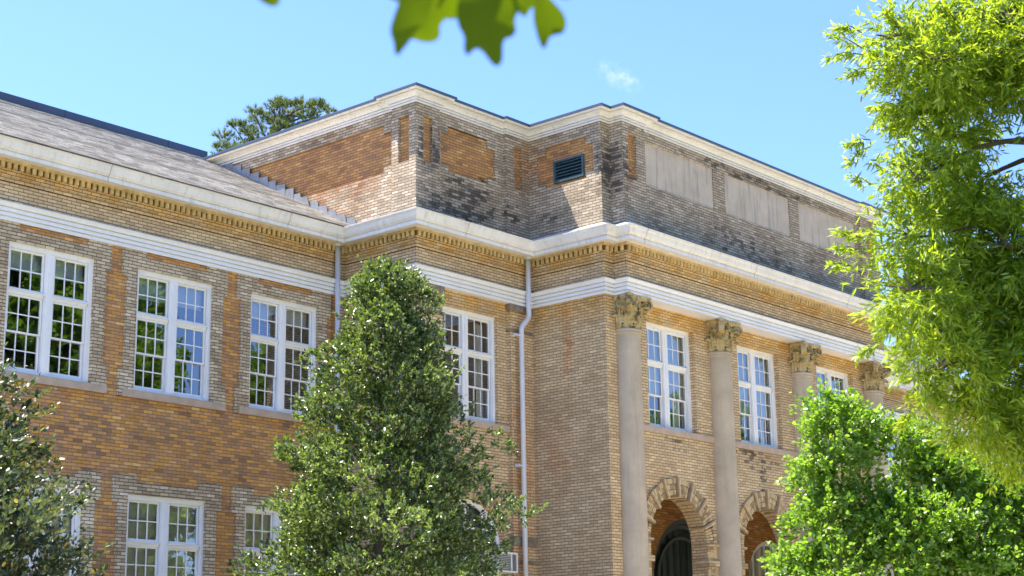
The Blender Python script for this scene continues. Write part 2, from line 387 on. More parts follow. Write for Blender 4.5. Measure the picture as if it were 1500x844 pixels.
def spandrel(mb, O, U, N, cx, R, zs, ztop, depth, reveal, mi, n=24):
    P = lambda u, k, z: (O[0]+U[0]*u+N[0]*k, O[1]+U[1]*u+N[1]*k, z)
    for i in range(n):
        a, b = math.pi*(1-i/n), math.pi*(1-(i+1)/n)
        ua, za, ub, zb = cx+R*math.cos(a), zs+R*math.sin(a), cx+R*math.cos(b), zs+R*math.sin(b)
        mb.quad(P(ua, depth, za), P(ub, depth, zb), P(ub, depth, ztop), P(ua, depth, ztop), mi)
        mb.quad(P(ua, depth, za), P(ub, depth, zb), P(ub, depth-reveal, zb), P(ua, depth-reveal, za), mi)
PX, NX, PY, NY = (1, 0), (-1, 0), (0, 1), (0, -1)
SW, SZ0, WH = 1.942, 6.154, 2.50           # window opening
wins = [6.401+2.9653*k for k in (-2, -1, 0, 1, 2)]
G0 = 1.585                                  # ground floor opening bottom
# ---- wing walls (left, and its mirror to the right of the portico)
def wing(side):
    mb = BMB(); R = []
    X = (lambda a, b: (a, b)) if side == 0 else (lambda a, b: (mir(b), mir(a)))
    def add(a, b, z0, z1, d, mi):
        a, b = X(a, b); R.append((a, b, z0, z1, d, mi))
    # buff surround field above sill, with gold recesses
    add(-9, 15.2, 5.995, zBb+.1, 0, 1)
    for k in range(-1, 5):
        x = 6.401+2.9653*(k-1)+SW          # right edge of window k-1
        add(x+.265, x+.765, 6.56, 8.47, -.045, 0)
        add(x+.375, x+.645, 5.995, zBb+.1, -.045, 0)
    add(15.6, 16, 0, 1, 0, 1)
    for x in wins:
        add(x+.20, x+1.75, 8.885, 9.02, -.03, 0)
        add(x, x+SW, SZ0, SZ0+WH, None, 1)
        # ground floor surround
        gx = x-.03
        add(gx-.235, gx+SW+.265, GZ+1, 4.31, 0, 1)
        add(gx-.355, gx+.21, 3.91, 4.46, 0, 1); add(gx+SW-.18, gx+SW+.385, 3.91, 4.46, 0, 1)
        add(gx, gx+SW, G0, G0+WH, None, 1)
    a, b = X(-4.0, xA)
    relief(mb, (0, 0), PX, NY, a, b, GZ-.2, zBb+.12, (-.045, 0), R, reveal=.22)
    mb.build('wall', [M['gold'], M['buff']])
wing(0); wing(1)
# ---- pavilion fronts at y=-d1
zt = zBb+.1
def pav(side):
    X = (lambda a, b: (a, b)) if side == 0 else (lambda a, b: (mir(b), mir(a)))
    mb = BMB(); R = []
    def add(a, b, z0, z1, d, mi=0):
        a, b = X(a, b); R.append((a, b, z0, z1, d, mi))
    add(15.90, 18.19, GZ-1, zt+1, -.12)
    cxw = 16.87
    add(cxw-.97, cxw+.97, SZ0, SZ0+WH, None)
    add(cxw-1.13, cxw+1.13, GZ+1.6, 3.25, None); add(cxw-1.13, cxw+1.13, 3.25, 4.5, 'skip')
    a, b = X(xA, xC)
    relief(mb, (0, -d1), PX, NY, a, b, GZ-.2, zt, (0, 0), R, reveal=.4)
    c = cxw if side == 0 else mir(cxw)
    spandrel(mb, (0, -d1), PX, NY, c, 1.13, 3.25, 4.5, -.12, .28, 0)
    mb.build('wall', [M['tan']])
    # pilaster stone bands and caps
    for a, b in ((xA, 15.90), (18.19, xC)):
        e0 = .035 if a > 15.5 else .035
        a2, b2 = X(a-(.035), b+(.035 if b < 18 else 0))
        for z0, z1, p in ((8.86, 9.015, .045), (8.36, 8.43, .035), (3.42, 3.62, .05), (3.02, 3.10, .04)):
            sb = BMB(); sb.box(a2, b2, -d1-p, -d1+.11, z0, z1); sb.build('pilaster_cap' if z0 > 8 else 'stone_band', [M['greystone']])
pav(0); pav(1)
# ---- side returns
for (x, n_, a, b) in ((xA, NX, -d1, 0), (xC, NX, -d2, -d1), (mir(xA), PX, -d1, 0), (mir(xC), PX, -d2, -d1)):
    mb = BMB(); relief(mb, (x, 0), PY, n_, a, b, GZ-.2, zt, (0, 0), [], .3)
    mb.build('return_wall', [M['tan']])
# ---- portico wall at y=-d2 with three windows and arches
bays = [21.46, 25.25, 29.04]
mb = BMB(); R = []
for c in bays:
    R.append((c-.96, c+.96, SZ0, SZ0+WH, None, 0))
    R.append((c-1.12, c+1.12, GZ+.6, 3.50, None, 0)); R.append((c-1.12, c+1.12, 3.50, 4.7, 'skip', 0))
relief(mb, (0, -d2), PX, NY, xC, mir(xC), GZ-.2, zt, (0, 0), R, reveal=.42)
for c in bays: spandrel(mb, (0, -d2), PX, NY, c, 1.12, 3.50, 4.7, 0, .42, 0)
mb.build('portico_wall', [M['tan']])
# loggia behind the arches
mb = BMB(); R = []
yb = 2.10
for c, r in ((21.46, 1.02), (25.25, 1.55), (29.04, 1.02)):
    zs = 2.98 if r > 1.2 else 3.15
    R.append((c-r, c+r, GZ+.6, zs, None, 0)); R.append((c-r, c+r, zs, zs+r+.1, 'skip', 0))
    spandrel(mb, (0, -yb), PX, NY, c, r, zs, zs+r+.1, 0, .35, 0)
relief(mb, (0, -yb), PX, NY, xC-.1, mir(xC)+.1, GZ+.6, 5.6, (0, 0), R, reveal=.35)
mb.box(xC+.02, mir(xC)-.02, -d2+.43, -yb-.001, 5.3, 5.55)
mb.box(xC+.02, xC+.35, -d2+.43, -yb-.001, GZ+.6, 5.3); mb.box(mir(xC)-.35, mir(xC)-.02, -d2+.43, -yb-.001, GZ+.6, 5.3)
for x in (23.355, 27.145): mb.box(x-.25, x+.25, -d2+.42, -d2+.8, GZ+.6, 5.3)
mb.box(xC+.02, mir(xC)-.02, -d2+.42, -d2+.46, 4.9, 5.3)
mb.build('loggia_wall', [M['orange']])
mb = BMB(); mb.box(xC-.1, mir(xC)+.1, -6.2, -yb-.01, GZ, GZ+.6); mb.box(xC+.3, mir(xC)-.3, -6.6, -6.2, GZ, GZ+.3); mb.build('porch_floor', [M['stone']])
# ---- trims by sweep
P0 = [(-4, 0), (xA, 0), (xA, -d1), (xC, -d1), (xC, -d2), (xE, -d2), (xE, -d3)]
PATH = P0 + [(mir(x), y) for x, y in P0[::-1]]
mb = BMB()
GR = []
for k in range(3):
    o_ = .035+.018*k; z_ = zBb+.085*k
    GR += [(o_, z_), (o_, z_+.064), (o_-.03, z_+.065), (o_-.03, z_+.0845)]
mb.sweep(PATH, [(-.30, zBb)]+GR+[(.095, zBb+.2565), (.098, zBb+.275), (.112, zBb+.30), (.130, zBb+.318), (.130, zBt-.008), (.12, zBt), (-.05, zBt)])
# soffit over the portico recess
mb.quad((xE-.02, -d3-.02, zBb+.001), (mir(xE)+.02, -d3-.02, zBb+.001), (mir(xE)+.02, -d2+.05, zBb+.001), (xE-.02, -d2+.05, zBb+.001))
mb.build('architrave', [M['trim2']])
mb = BMB()
mb.sweep(PATH, [(0, zBt-.05), (0, 9.772), (-.012, 9.773), (-.012, 9.787), (.022, 9.788), (.022, 9.872), (.008, 9.873), (.008, 9.887), (.042, 9.888), (.042, 10.03), (.03, 10.03), (.03, 10.165)])
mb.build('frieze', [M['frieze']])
mb = BMB()
mb.sweep(PATH, [(.03, 10.150), (.115, 10.150), (.115, 10.215)])
for i in range(len(PATH)-1):
    a = Vector(PATH[i]); b = Vector(PATH[i+1]); L = (b-a).length; d = (b-a).normalized(); n = Vector((d.y, -d.x))
    # extend/shorten to the offset corners
    cr = lambda p, q, r: (q-p).x*(r-q).y-(q-p).y*(r-q).x
    s0 = 0 if i == 0 else (-.03 if cr(Vector(PATH[i-1]), a, b) > 0 else .06)
    e0 = L if i == len(PATH)-2 else (L+.03 if cr(a, b, Vector(PATH[i+2])) > 0 else L-.06)
    cnt = max(2, int((e0-s0)/.137)); stp = (e0-s0)/cnt
    for k in range(cnt):
        s = s0+stp*(k+.5); w_ = .041+random.uniform(-.002, .002); pr = .105+random.uniform(-.006, .006)
        P = lambda t, q, z: (a.x+d.x*t+n.x*q, a.y+d.y*t+n.y*q, z)
        prof = [(-w_, .04), (-w_, pr-.02), (-w_*.55, pr), (w_*.55, pr), (w_, pr-.02), (w_, .03)]
        vs = [P(s+x, q, 10.032) for x, q in prof]+[P(s+x, q, 10.149) for x, q in prof]
        mb.add(vs, [(j, j+1, j+7, j+6) for j in range(5)]+[tuple(range(6))[::-1]])
mb.sweep(PATH, [(.047, 10.031), (.047, 10.151)], 1)  # dark backing strip paints the shade in the gaps between dentils
mb.build('dentil_course', [M['dentil'], plain_mat('dentil_gap_shade', (.13, .065, .02), .9, .2, 5)])
mb = BMB()
mb.sweep(PATH, [(.02, zSf), (.42, zSf), (.42, zSf-.055), (.44, zSf-.075), (.488, zSf-.075), (.488, zSf+.004), (.468, zSf+.006), (.468, zSf+.018), (.500, zSf+.020), (.500, zSf+.034), (.512, zSf+.045), (.535, zSf+.06), (.55, zSf+.085), (.560, zSf+.115), (.566, zSf+.145), (.572, zSf+.17), (.585, zSf+.19), (.600, zSf+.202), (.600, zSf+.214), (.612, zSf+.216), (.615, zGt), (.585, zGt+.004), (.5, zGt-.03), (.05, zGt-.03)])
LP = [(.485, zSf-.078), (.492, zSf-.078), (.492, zSf+.004), (.504, zSf+.02), (.504, zSf+.034), (.516, zSf+.045), (.539, zSf+.06), (.554, zSf+.085), (.564, zSf+.115), (.570, zSf+.145), (.576, zSf+.17), (.589, zSf+.19), (.604, zSf+.202), (.604, zSf+.214), (.616, zSf+.216), (.619, zGt+.002)]
for (ya, xs_) in ((0, (3.1, 8.2, 12.9)), (-d1, (16.15,)), (-d3, (19.36+.0, 23.9, 28.4))):
    for x_ in xs_: mb.sweep([(x_, ya), (x_+.016, ya)], LP, 1)
mb.build('cornice', [M['trim'], plain_mat('cornice_joint', (.36, .32, .26), .7)], smooth=False)
mb = BMB()
mb.sweep([(xA, -.62)]+PATH[2:-2]+[(mir(xA), -.62)], [(.578, zGt+.006), (.0, zGt+.26)])
mb.build('ledge_flashing', [M['zinc']])
# ---- attic block
J = .09
AP = [(xA+J, 8.6), (xA+J, -1.52), (xA, -1.52), (xA, -d1), (15.84, -d1), (15.84, -d1+J), (18.12, -d1+J), (18.12, -d1), (xC, -d1), (xC, -d2), (xE, -d2), (xE, -d3), (20.17, -d3), (20.17, -d3+J)]
APATH = AP+[(mir(x), y) for x, y in AP[::-1]]
mb = BMB()
mb.sweep(APATH, [(-.05, zCb), (.03, zCb), (.03, zCb+.036), (.0, zCb+.037), (.0, zCb+.055), (.050, zCb+.056), (.050, zCb+.093), (.018, zCb+.094), (.018, zCb+.111), (.070, zCb+.112), (.075, zCb+.135), (.095, zCb+.16), (.135, zCb+.18), (.19, zCb+.19), (.195, zCb+.195), (.165, zCb+.196), (.165, zCb+.212), (.235, zCb+.213), (.245, zCb+.23), (.25, zCb+.25), (.265, zCb+.265)])
mb.build('parapet_cornice', [M['trim']])
mb = BMB()
mb.sweep(APATH, [(.23, zPt-.052), (.29, zPt-.052), (.29, zPt), (.28, zPt+.008), (-.1, zPt+.02)])
mb.build('coping', [M['coping']])
az0, az1 = 10.5, zCb+.05
mb = BMB()
# R1  (u = y)
TW = 12.92; 
r1 = [(-1.52, 9, 9, 15, -J, 0), (-1.18, 9, 11.76, 12.915, -J-.05, 1), (-1.42, 9, 11.9, 12.69, -J-.05, 1), (-2.08, -1.735, 11.84, 12.92, -.07, 1)]
relief(mb, (xA, 0), PY, NX, -d1, 8.6, az0, az1, (0, 0), r1)
c1 = [(15.84, 18.12, 9, 15, -J, 0), (15.965, 17.83, 11.96, 12.69, -J-.055, 1), (16.21, 17.575, 11.81, 12.90, -J-.055, 1), (15.305, 15.595, 11.84, 12.93, -.07, 1), (18.42, 18.70, 11.86, 12.935, -.07, 1)]
relief(mb, (0, -d1), PX, NY, xA, xC, az0, az1, (0, 0), c1)
r2 = [(-4.27, -2.55, 12.03, 12.72, -.05, 1), (-4.055, -2.80, 11.88, 12.92, -.05, 1), (-3.97, -3.06, 11.95, 12.495, None, 1)]
relief(mb, (xC, 0), PY, NX, -d2, -d1, az0, az1, (0, 0), r2, reveal=.25)
relief(mb, (0, -d2), PX, NY, xC, xE, az0, az1, (0, 0), [])
relief(mb, (xE, 0), PY, NX, -d3, -d2, az0, az1, (0, 0), [])
fr = [(20.17, mir(20.17), 9, 15, -J, 0), (19.52, 19.84, 11.82, 12.94, -.07, 1), (mir(19.84), mir(19.52), 11.82, 12.94, -.07, 1)]
sp_l = [(20.305, 23.16), (23.66, 26.72), (27.17, 30.16)]
for a, b in sp_l: fr.append((a, b, 11.85, 12.92, -J-.06, 0))
relief(mb, (0, -d3), PX, NY, xE, mir(xE), az0, az1, (0, 0), fr)
for (x, ya, yb_) in ((mir(xE), -d3, -d2), (mir(xC), -d2, -d1), (mir(xA), -d1, 8.6)): relief(mb, (x, 0), PY, PX, ya, yb_, az0, az1, (0, 0), [])
relief(mb, (0, -d2), PX, NY, mir(xE), mir(xC), az0, az1, (0, 0), []); relief(mb, (0, -d1), PX, NY, mir(xC), mir(xA), az0, az1, (0, 0), [])
relief(mb, (0, 8.6), PX, PY, xA, mir(xA), 3, az1, (0, 0), [])
mb.build('attic_wall', [M['attic'], M['attic_gold']])
for a, b in sp_l:
    mb = BMB(); mb.box(a, b, -d3+J+.035, -d3+J+.055, 11.85, 12.92); mb.build('stucco_panel', [M['stucco']])
# louvre vent
mb = BMB(); y0, y1, z0, z1 = -3.97, -3.06, 11.95, 12.495
for a in ((y0, y0+.045, z0, z1), (y1-.045, y1, z0, z1), (y0+.045, y1-.045, z0, z0+.045), (y0+.045, y1-.045, z1-.045, z1)):
    mb.box(xC-.015, xC+.20, a[0], a[1], a[2], a[3])
vent = mb.build('louvre_vent', [M['vent']])
mb = BMB()
for k in range(6):
    z = z0+.06+k*.078
    mb.add([(xC+.01, y0+.05, z), (xC+.01, y1-.05, z), (xC+.13, y1-.05, z+.085), (xC+.13, y0+.05, z+.085), (xC+.01, y0+.05, z+.014), (xC+.01, y1-.05, z+.014), (xC+.13, y1-.05, z+.099), (xC+.13, y0+.05, z+.099)],
           [(0, 1, 2, 3), (4, 7, 6, 5), (0, 4, 5, 1), (2, 6, 7, 3)])
mb.box(xC+.19, xC+.2, y0, y1, z0, z1)
o = mb.build('louvre', [M['vent']], parent=None); o.parent = vent
# attic flat roof
mb = BMB(); mb.box(xA+.15, mir(xA)-.15, -d1+.2, 8.5, 12.9, 12.95); mb.box(xE+.2, mir(xE)-.2, -d3+.2, -d1+.19, 12.9, 12.95); mb.box(xC+.1, xE+.19, -d2+.1, -d1+.19, 12.9, 12.95); mb.build('flat_roof', [M['coping']])
# ---- wing roofs
def roofz(y): return 10.47+.525*(y+.62)
for a, b in ((-4.2, xA+.12), (mir(xA)-.12, 55)):
    mb = BMB()
    n = 46; ys = [-.625+i*(5.55+.625)/n for i in range(n+1)]
    for i in range(n):      # overlapping courses with a real butt edge
        mb.quad((a, ys[i], roofz(ys[i])+.012), (b, ys[i], roofz(ys[i])+.012), (b, ys[i+1], roofz(ys[i+1])), (a, ys[i+1], roofz(ys[i+1])))
        mb.quad((a, ys[i], roofz(ys[i])-.001), (b, ys[i], roofz(ys[i])-.001), (b, ys[i], roofz(ys[i])+.012), (a, ys[i], roofz(ys[i])+.012))
    mb.quad((a, -.625, roofz(-.625)-.025), (b, -.625, roofz(-.625)-.025), (b, -.625, roofz(-.625)), (a, -.625, roofz(-.625)))
    mb.build('roof', [M['shingle']])
    mb = BMB(); z = roofz(5.55)
    ea, eb = (a, b+.16) if a < 0 else (a-.16, b)
    mb.box(ea, eb, 5.5, 9.5, z-.08, z+.13); mb.box(ea, eb, 5.465, 5.499, z-.03, z+.155)
    mb.box(a, b, 9.2, 9.5, GZ, z-.09)
    k = a
    while k < b:
        mb.box(k, k+.03, 5.455, 5.465, z-.02, z+.16); k += 3.05
    mb.build('ridge_cap', [M['ridge']])
for q_ in ((-4.0, -3.8, .1, 9.3), (54.4, 54.6, .1, 9.3)):
    mb = BMB(); mb.box(*q_, GZ, 10.3); mb.build('end_wall', [M['gold']])
# ---- step flashing where the roof meets the attic
mb = BMB(); y = -.35; k = 0
while y < 4.9:
    L = .33+random.uniform(-.03, .03); z = roofz(y); t = random.uniform(.01, .05) if y < 1.6 else .012
    h = .15 if y > 1.6 else random.uniform(.10, .17)
    sk = .10 if y < 1.6 else .02
    xw = xA+(J if y > -1.5 else 0)
    yb2 = y+L
    mb.add([(xw-.012, y, z-.05), (xw-.012, yb2, roofz(yb2)-.05), (xw-.006, yb2+sk, roofz(yb2)+h*.95), (xw-.006-t, y+sk, z+h+L*.40),
            (xw-.03-t, y-.01, z-.05), (xw-.03-t, yb2-.01, roofz(yb2)-.05), (xw-.014-t, yb2+sk-.01, roofz(yb2)+h*.95), (xw-.014-t*1.6, y+sk-.01, z+h+L*.40)],
           [(0, 1, 2, 3), (4, 7, 6, 5), (0, 4, 5, 1), (1, 5, 6, 2), (2, 6, 7, 3), (3, 7, 4, 0)])
    y += L-.012; k += 1
mb.build('step_flashing', [M['flash']])
# ---- windows
def make_window(ww, name='window'):
    """origin bottom centre of opening on the casing face, y inward"""
    hw = ww/2
    mb = MB()
    mb.box(-hw, -hw+.075, 0, .16, 0, WH); mb.box(hw-.075, hw, 0, .16, 0, WH)
    mb.box(-hw+.075, hw-.075, 0, .16, WH-.10, WH); mb.box(-hw+.075, hw-.075, 0, .18, 0, .045)
    mb.box(-.09, .09, .015, .16, .045, WH-.10)
    mb.box(-.022, .022, .004, .015, .045, WH-.10)
    for s in (-1, 1):
        a, b = (.09, hw-.075) if s > 0 else (-hw+.075, -.09)
        mb.box(a, b, .03, .16, 1.515, 1.60)
        mb.box(a-.0, b+.0, -.012, .03, 1.575, 1.60)
        # stop bead
        mb.box(a, a+.012, .03, .05, .045, WH-.10); mb.box(b-.012, b, .03, .05, .045, WH-.10)
    mb.box(-hw-.008, hw+.008, -.02, 0, WH-.03, WH+.012)      # drip cap
    win = mb.build(name, [M['white']])
    kids = []
    for s in (-1, 1):
        a, b = (.102, hw-.087) if s > 0 else (-hw+.087, -.102)
        for z0, z1, y, br in ((1.60, WH-.10, .065, .05), (.775, 1.515, .065, .035), (.045, .815, .105, .085)):
            m2 = MB(); st = .045
            m2.box(a, a+st, y, y+.038, z0, z1); m2.box(b-st, b, y, y+.038, z0, z1)
            m2.box(a+st, b-st, y, y+.038, z0, z0+br); m2.box(a+st, b-st, y, y+.038, z1-.04, z1)
            for k in (1, 2):
                x = a+st+(b-a-2*st)*k/3; m2.box(x-.011, x+.011, y+.006, y+.03, z0+br, z1-.04)
            zc = (z0+br+z1-.04)/2; 
            for k in range(3):
                xa = a+st+(b-a-2*st)*k/3+(.011 if k else 0); xb = a+st+(b-a-2*st)*(k+1)/3-(.011 if k < 2 else 0)
                m2.box(xa, xb, y+.006, y+.03, zc-.011, zc+.011)
            q = m2.build('sash', [M['white']]); q.parent = win; kids.append(q)
    g = MB()
    for s in (-1, 1):
        a, b = (.11, hw-.095) if s > 0 else (-hw+.095, -.11)
        for z0, z1, y in ((1.61, WH-.11, .084), (.80, 1.50, .084), (.08, .79, .124)):
            t = random.uniform(-.002, .002); t2 = random.uniform(-.002, .002)
            g.quad((a, y+t, z0), (b, y-t, z0), (b, y-t+t2, z1), (a, y+t+t2, z1))
    q = g.build('pane', [M['glass']]); q.parent = win; kids.append(q)
    return win
def add_blind(win, hw, z0, z1, y, mat, slats=True, xs=None):
    mb = MB()
    if slats:
        z = z1
        while z > z0:
            mb.quad((-hw, y+.012, z), (hw, y+.012, z), (hw, y, z-.036), (-hw, y, z-.036)); z -= .032
        mb.box(-hw, hw, y-.01, y+.03, z1, z1+.04)
    else:
        for (a, b) in (xs or [(-hw, hw)]):
            n = max(6, int((b-a)/.035)); 
            for i in range(n):
                p = lambda t: (a+(b-a)*t/n, y+.02*math.sin(t*1.9))
                mb.quad((*p(i), z0), (*p(i+1), z0), (*p(i+1), z1), (*p(i), z1))
    q = mb.build('blind' if slats else 'curtain', [mat]); q.parent = win
    return q
protoA = make_window(SW)
protoB = make_window(1.92)
used = {'A': False, 'B': False}
def dup(o, parent=None):
    c = o.copy(); COL.objects.link(c); c.parent = parent
    for ch in list(o.children): dup(ch, c)
    return c
kidsA = list(protoA.children); kidsB = list(protoB.children)
def put_window(kind, x, y, z, style, sill):
    pr, kids = (protoA, kidsA) if kind == 'A' else (protoB, kidsB)
    if not used[kind]: used[kind] = True; o = pr; 
    else:
        o = pr.copy(); COL.objects.link(o)
        for ch in kids:
            c = ch.copy(); COL.objects.link(c); c.parent = o
    o.parent = school; o.matrix_parent_inverse = Matrix.Translation((-CX, 0, -GZ)); o.location = (x, y, z)
    hw = .9
    if style == 'blind': add_blind(o, hw, .62 if random.random() < .5 else .72, WH-.12, .165, M['blind'])
    if style == 'top': add_blind(o, hw, 1.95+random.uniform(-.1, .25), WH-.12, .24, M['curtain'])
    if style == 'white':
        add_blind(o, hw, .80, WH-.12, .165, M['curtain'])
        add_blind(o, hw, .05, WH-.15, .30, M['curtain'], False, [(-.88, -.62), (.58, .88)])
    if style == 'drape': add_blind(o, hw, .05, WH-.15, .30, M['curtain'], False, [(-.88, -.72), (.66, .88)])
    s = MB(); s.box(*sill[0:2], *sill[2:4], *sill[4:6]); q = s.build('sill', [M['stone']]); q.parent = o
    return o
for side in (0, 1):
    for i, x in enumerate(wins):
        cx = x+SW/2 if side == 0 else mir(x+SW/2)
        put_window('A', cx, .07, SZ0, 'top', (-1.245-(0 if i else 0), 1.345, -.105, .02, -.16, -.012))
        if side == 0 or i == 4:
            gx = cx-.03 if side == 0 else cx+.03
            put_window('A', gx, .07, G0, 'blind', (-1.245, 1.25, -.105, .02, -.16, -.012))
for side in (0, 1):
    cx = 16.87 if side == 0 else mir(16.87)
    put_window('A', cx, -d1+.12+.08, SZ0, 'drape', (-.965, 1.315, -.135, .02, -.16, -.012))
for c in bays:
    put_window('B', c, -d2+.15, SZ0, 'white', (-1.65, 1.65, -.20, .02, -.16, -.012))
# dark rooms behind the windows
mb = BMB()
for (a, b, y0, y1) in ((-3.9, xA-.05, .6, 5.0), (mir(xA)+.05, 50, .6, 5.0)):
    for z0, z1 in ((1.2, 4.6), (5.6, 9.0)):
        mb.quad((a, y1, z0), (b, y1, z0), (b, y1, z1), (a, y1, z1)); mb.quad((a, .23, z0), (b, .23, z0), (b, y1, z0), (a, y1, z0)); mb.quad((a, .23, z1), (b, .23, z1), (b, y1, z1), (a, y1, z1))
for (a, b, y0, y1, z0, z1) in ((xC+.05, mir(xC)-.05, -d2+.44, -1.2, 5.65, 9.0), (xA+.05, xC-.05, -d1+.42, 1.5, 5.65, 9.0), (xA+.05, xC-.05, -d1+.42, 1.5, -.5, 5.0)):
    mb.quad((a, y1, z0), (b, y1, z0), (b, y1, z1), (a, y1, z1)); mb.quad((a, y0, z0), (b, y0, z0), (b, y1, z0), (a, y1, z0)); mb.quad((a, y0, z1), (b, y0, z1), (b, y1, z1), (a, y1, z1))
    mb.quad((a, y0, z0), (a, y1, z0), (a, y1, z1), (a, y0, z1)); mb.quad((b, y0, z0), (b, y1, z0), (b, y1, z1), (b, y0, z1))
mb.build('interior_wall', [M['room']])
# ---- arch surrounds
def arch_ring(cx, y, Rin, Rout, zs, jz, mats, keyed=True):
    mb = BMB()
    def blk(r0, r1, a0, a1, p0, p1, mi):
        n = 2; vs = []
        for p in (p0, p1):
            for r in (r0, r1):
                for k in range(n+1):
                    a = a0+(a1-a0)*k/n; vs.append((cx+r*math.cos(a), y-p, zs+r*math.sin(a)))
        m_ = n+1; f = []
        for k in range(n):
            f += [(k, k+1, m_+k+1, m_+k), (2*m_+k, 3*m_+k, 3*m_+k+1, 2*m_+k+1), (k, 2*m_+k, 2*m_+k+1, k+1), (m_+k, m_+k+1, 3*m_+k+1, 3*m_+k)]
        f += [(0, m_, 3*m_, 2*m_), (n, 2*m_+n, 3*m_+n, m_+n)]
        mb.add(vs, f, mi)
    blk_n = 12
    for k in range(blk_n): blk(Rin+.01, Rout-.01, math.pi*k/blk_n, math.pi*(k+1)/blk_n, 0, .012, 1)
    layers = [(Rin, Rin+.115), (Rin+.128, Rin+.245), (Rin+.258, Rout)]
    keys = [math.pi*(t/8) for t in range(0, 9)] if keyed else []
    kw = .032
    nb = 58
    for li, (r0, r1) in enumerate(layers):
        a = 0.0; st = math.pi/nb
        while a < math.pi-1e-3:
            if not any(abs(a+st/2-k) < kw+.02 for k in keys):
                pr = .035+random.uniform(-.004, .004)+(.02 if li == 2 else 0)
                blk(r0, r1, a+.006, a+st-.006, 0, pr, 2 if random.random() < .35 else 0)
            a += st
    for k in keys:
        a0, a1 = max(0, k-kw), min(math.pi, k+kw)
        if k in (0, math.pi): a0, a1 = (0, kw*1.6) if k == 0 else (math.pi-kw*1.6, math.pi)
        blk(Rin-.05, Rout+.04, a0, a0+(a1-a0)*.48, -.3, .095, 0); blk(Rin-.05, Rout+.04, a0+(a1-a0)*.52, a1, -.3, .095, 2)
    # jambs
    z = zs; i = 0
    while z > jz:
        pr = .095 if i % 7 in (5, 6) else .035; ex = .05 if i % 7 in (5, 6) else 0
        for s in (-1, 1):
            xs = [(Rin-ex, Rin+.115), (Rin+.128, Rin+.245), (Rin+.258, Rout-.02+ex)]
            if ex: xs = [(Rin-ex, Rin+.19), (Rin+.20, Rout+.02)]
            for a, b in xs:
                x0, x1 = sorted((cx+s*a, cx+s*b))
                mb.box(x0, x1, y-pr-random.uniform(0, .004), y+(.3 if ex and a < Rin else -.001), z-CH+.009, z, 2 if random.random() < .3 else 0)
        z -= CH; i += 1
    return mb.build('arch_surround', mats)
bk = plain_mat('voussoir_brick', (.60, .44, .23), .85, .25, 7, bump=.4); bk2 = plain_mat('voussoir_dark_brick', (.38, .27, .14), .85, .3, 7, bump=.4); mo = plain_mat('voussoir_mortar', (.13, .09, .05), .95, .2, 7)
for c in bays: arch_ring(c, -d2, 1.12, 1.50, 3.50, 0, [bk, mo, bk2])
arch_ring(16.87, -d1+.12, 1.16, 1.55, 3.25, 1.0, [bk, mo, bk2], keyed=False)
# ---- loggia doors
def arched_leaf(cx, y, R, zs, zb, rings, leaf, leafmat, ringmat, name):
    mb = BMB(); n = 28
    for (ra, rb, p) in rings:
        for i in range(n):
            a, b = math.pi*i/n, math.pi*(i+1)/n
            q = lambda r, t, pp: (cx+r*math.cos(t), y-pp, zs+r*math.sin(t))
            mb.quad(q(ra, a, p), q(rb, a, p), q(rb, b, p), q(ra, b, p)); mb.quad(q(ra, a, p), q(ra, b, p), q(ra, b, p-.05), q(ra, a, p-.05))
        for s in (-1, 1):
            x0, x1 = sorted((cx+s*ra, cx+s*rb)); mb.box(x0, x1, y-p, y, zb, zs)
    fr_ = mb.build(name, [ringmat])
    m2 = BMB(); rl = leaf
    n = 36
    for i in range(n):
        x0 = -rl+2*rl*i/n; x1 = -rl+2*rl*(i+1)/n
        h = lambda x: zs+math.sqrt(max(0, rl*rl-x*x))
        wob = .012*math.sin(i*1.7)
        m2.quad((cx+x0, y+.02+wob, zb), (cx+x1, y+.02-wob, zb), (cx+x1, y+.02-wob, h(x1)), (cx+x0, y+.02+wob, h(x0)))
    o = m2.build('door_leaf' if name == 'door' else 'blind', [leafmat], parent=None); o.parent = fr_
    return fr_
arched_leaf(25.25, -yb+.25, 1.5, 2.98, GZ+.6, [(1.42, 1.56, .14), (1.30, 1.40, .08), (1.02, 1.10, .06)], 1.35, M['door'], plain_mat('door_frame_paint', (.07, .085, .075), .4, .1, 3), 'door')
palep = plain_mat('pale_blind', (.50, .45, .33), .7, .08, 2)
for c in (21.46, 29.04):
    f_ = arched_leaf(c, -yb+.2, 1.0, 3.15, GZ+1.4, [(.90, 1.03, .12)], .92, palep, M['white'], 'arched_window')
    mb = BMB()
    for x in (-.62, -.3, 0, .3, .62): mb.box(c+x-.018, c+x+.018, -yb+.13, -yb+.17, GZ+1.4, 3.15+math.sqrt(.9**2-x*x))
    for z in (2.2, 3.15): mb.box(c-.9, c+.9, -yb+.125, -yb+.165, z-.03, z+.03)
    o = mb.build('muntins', [M['white']], parent=None); o.parent = f_
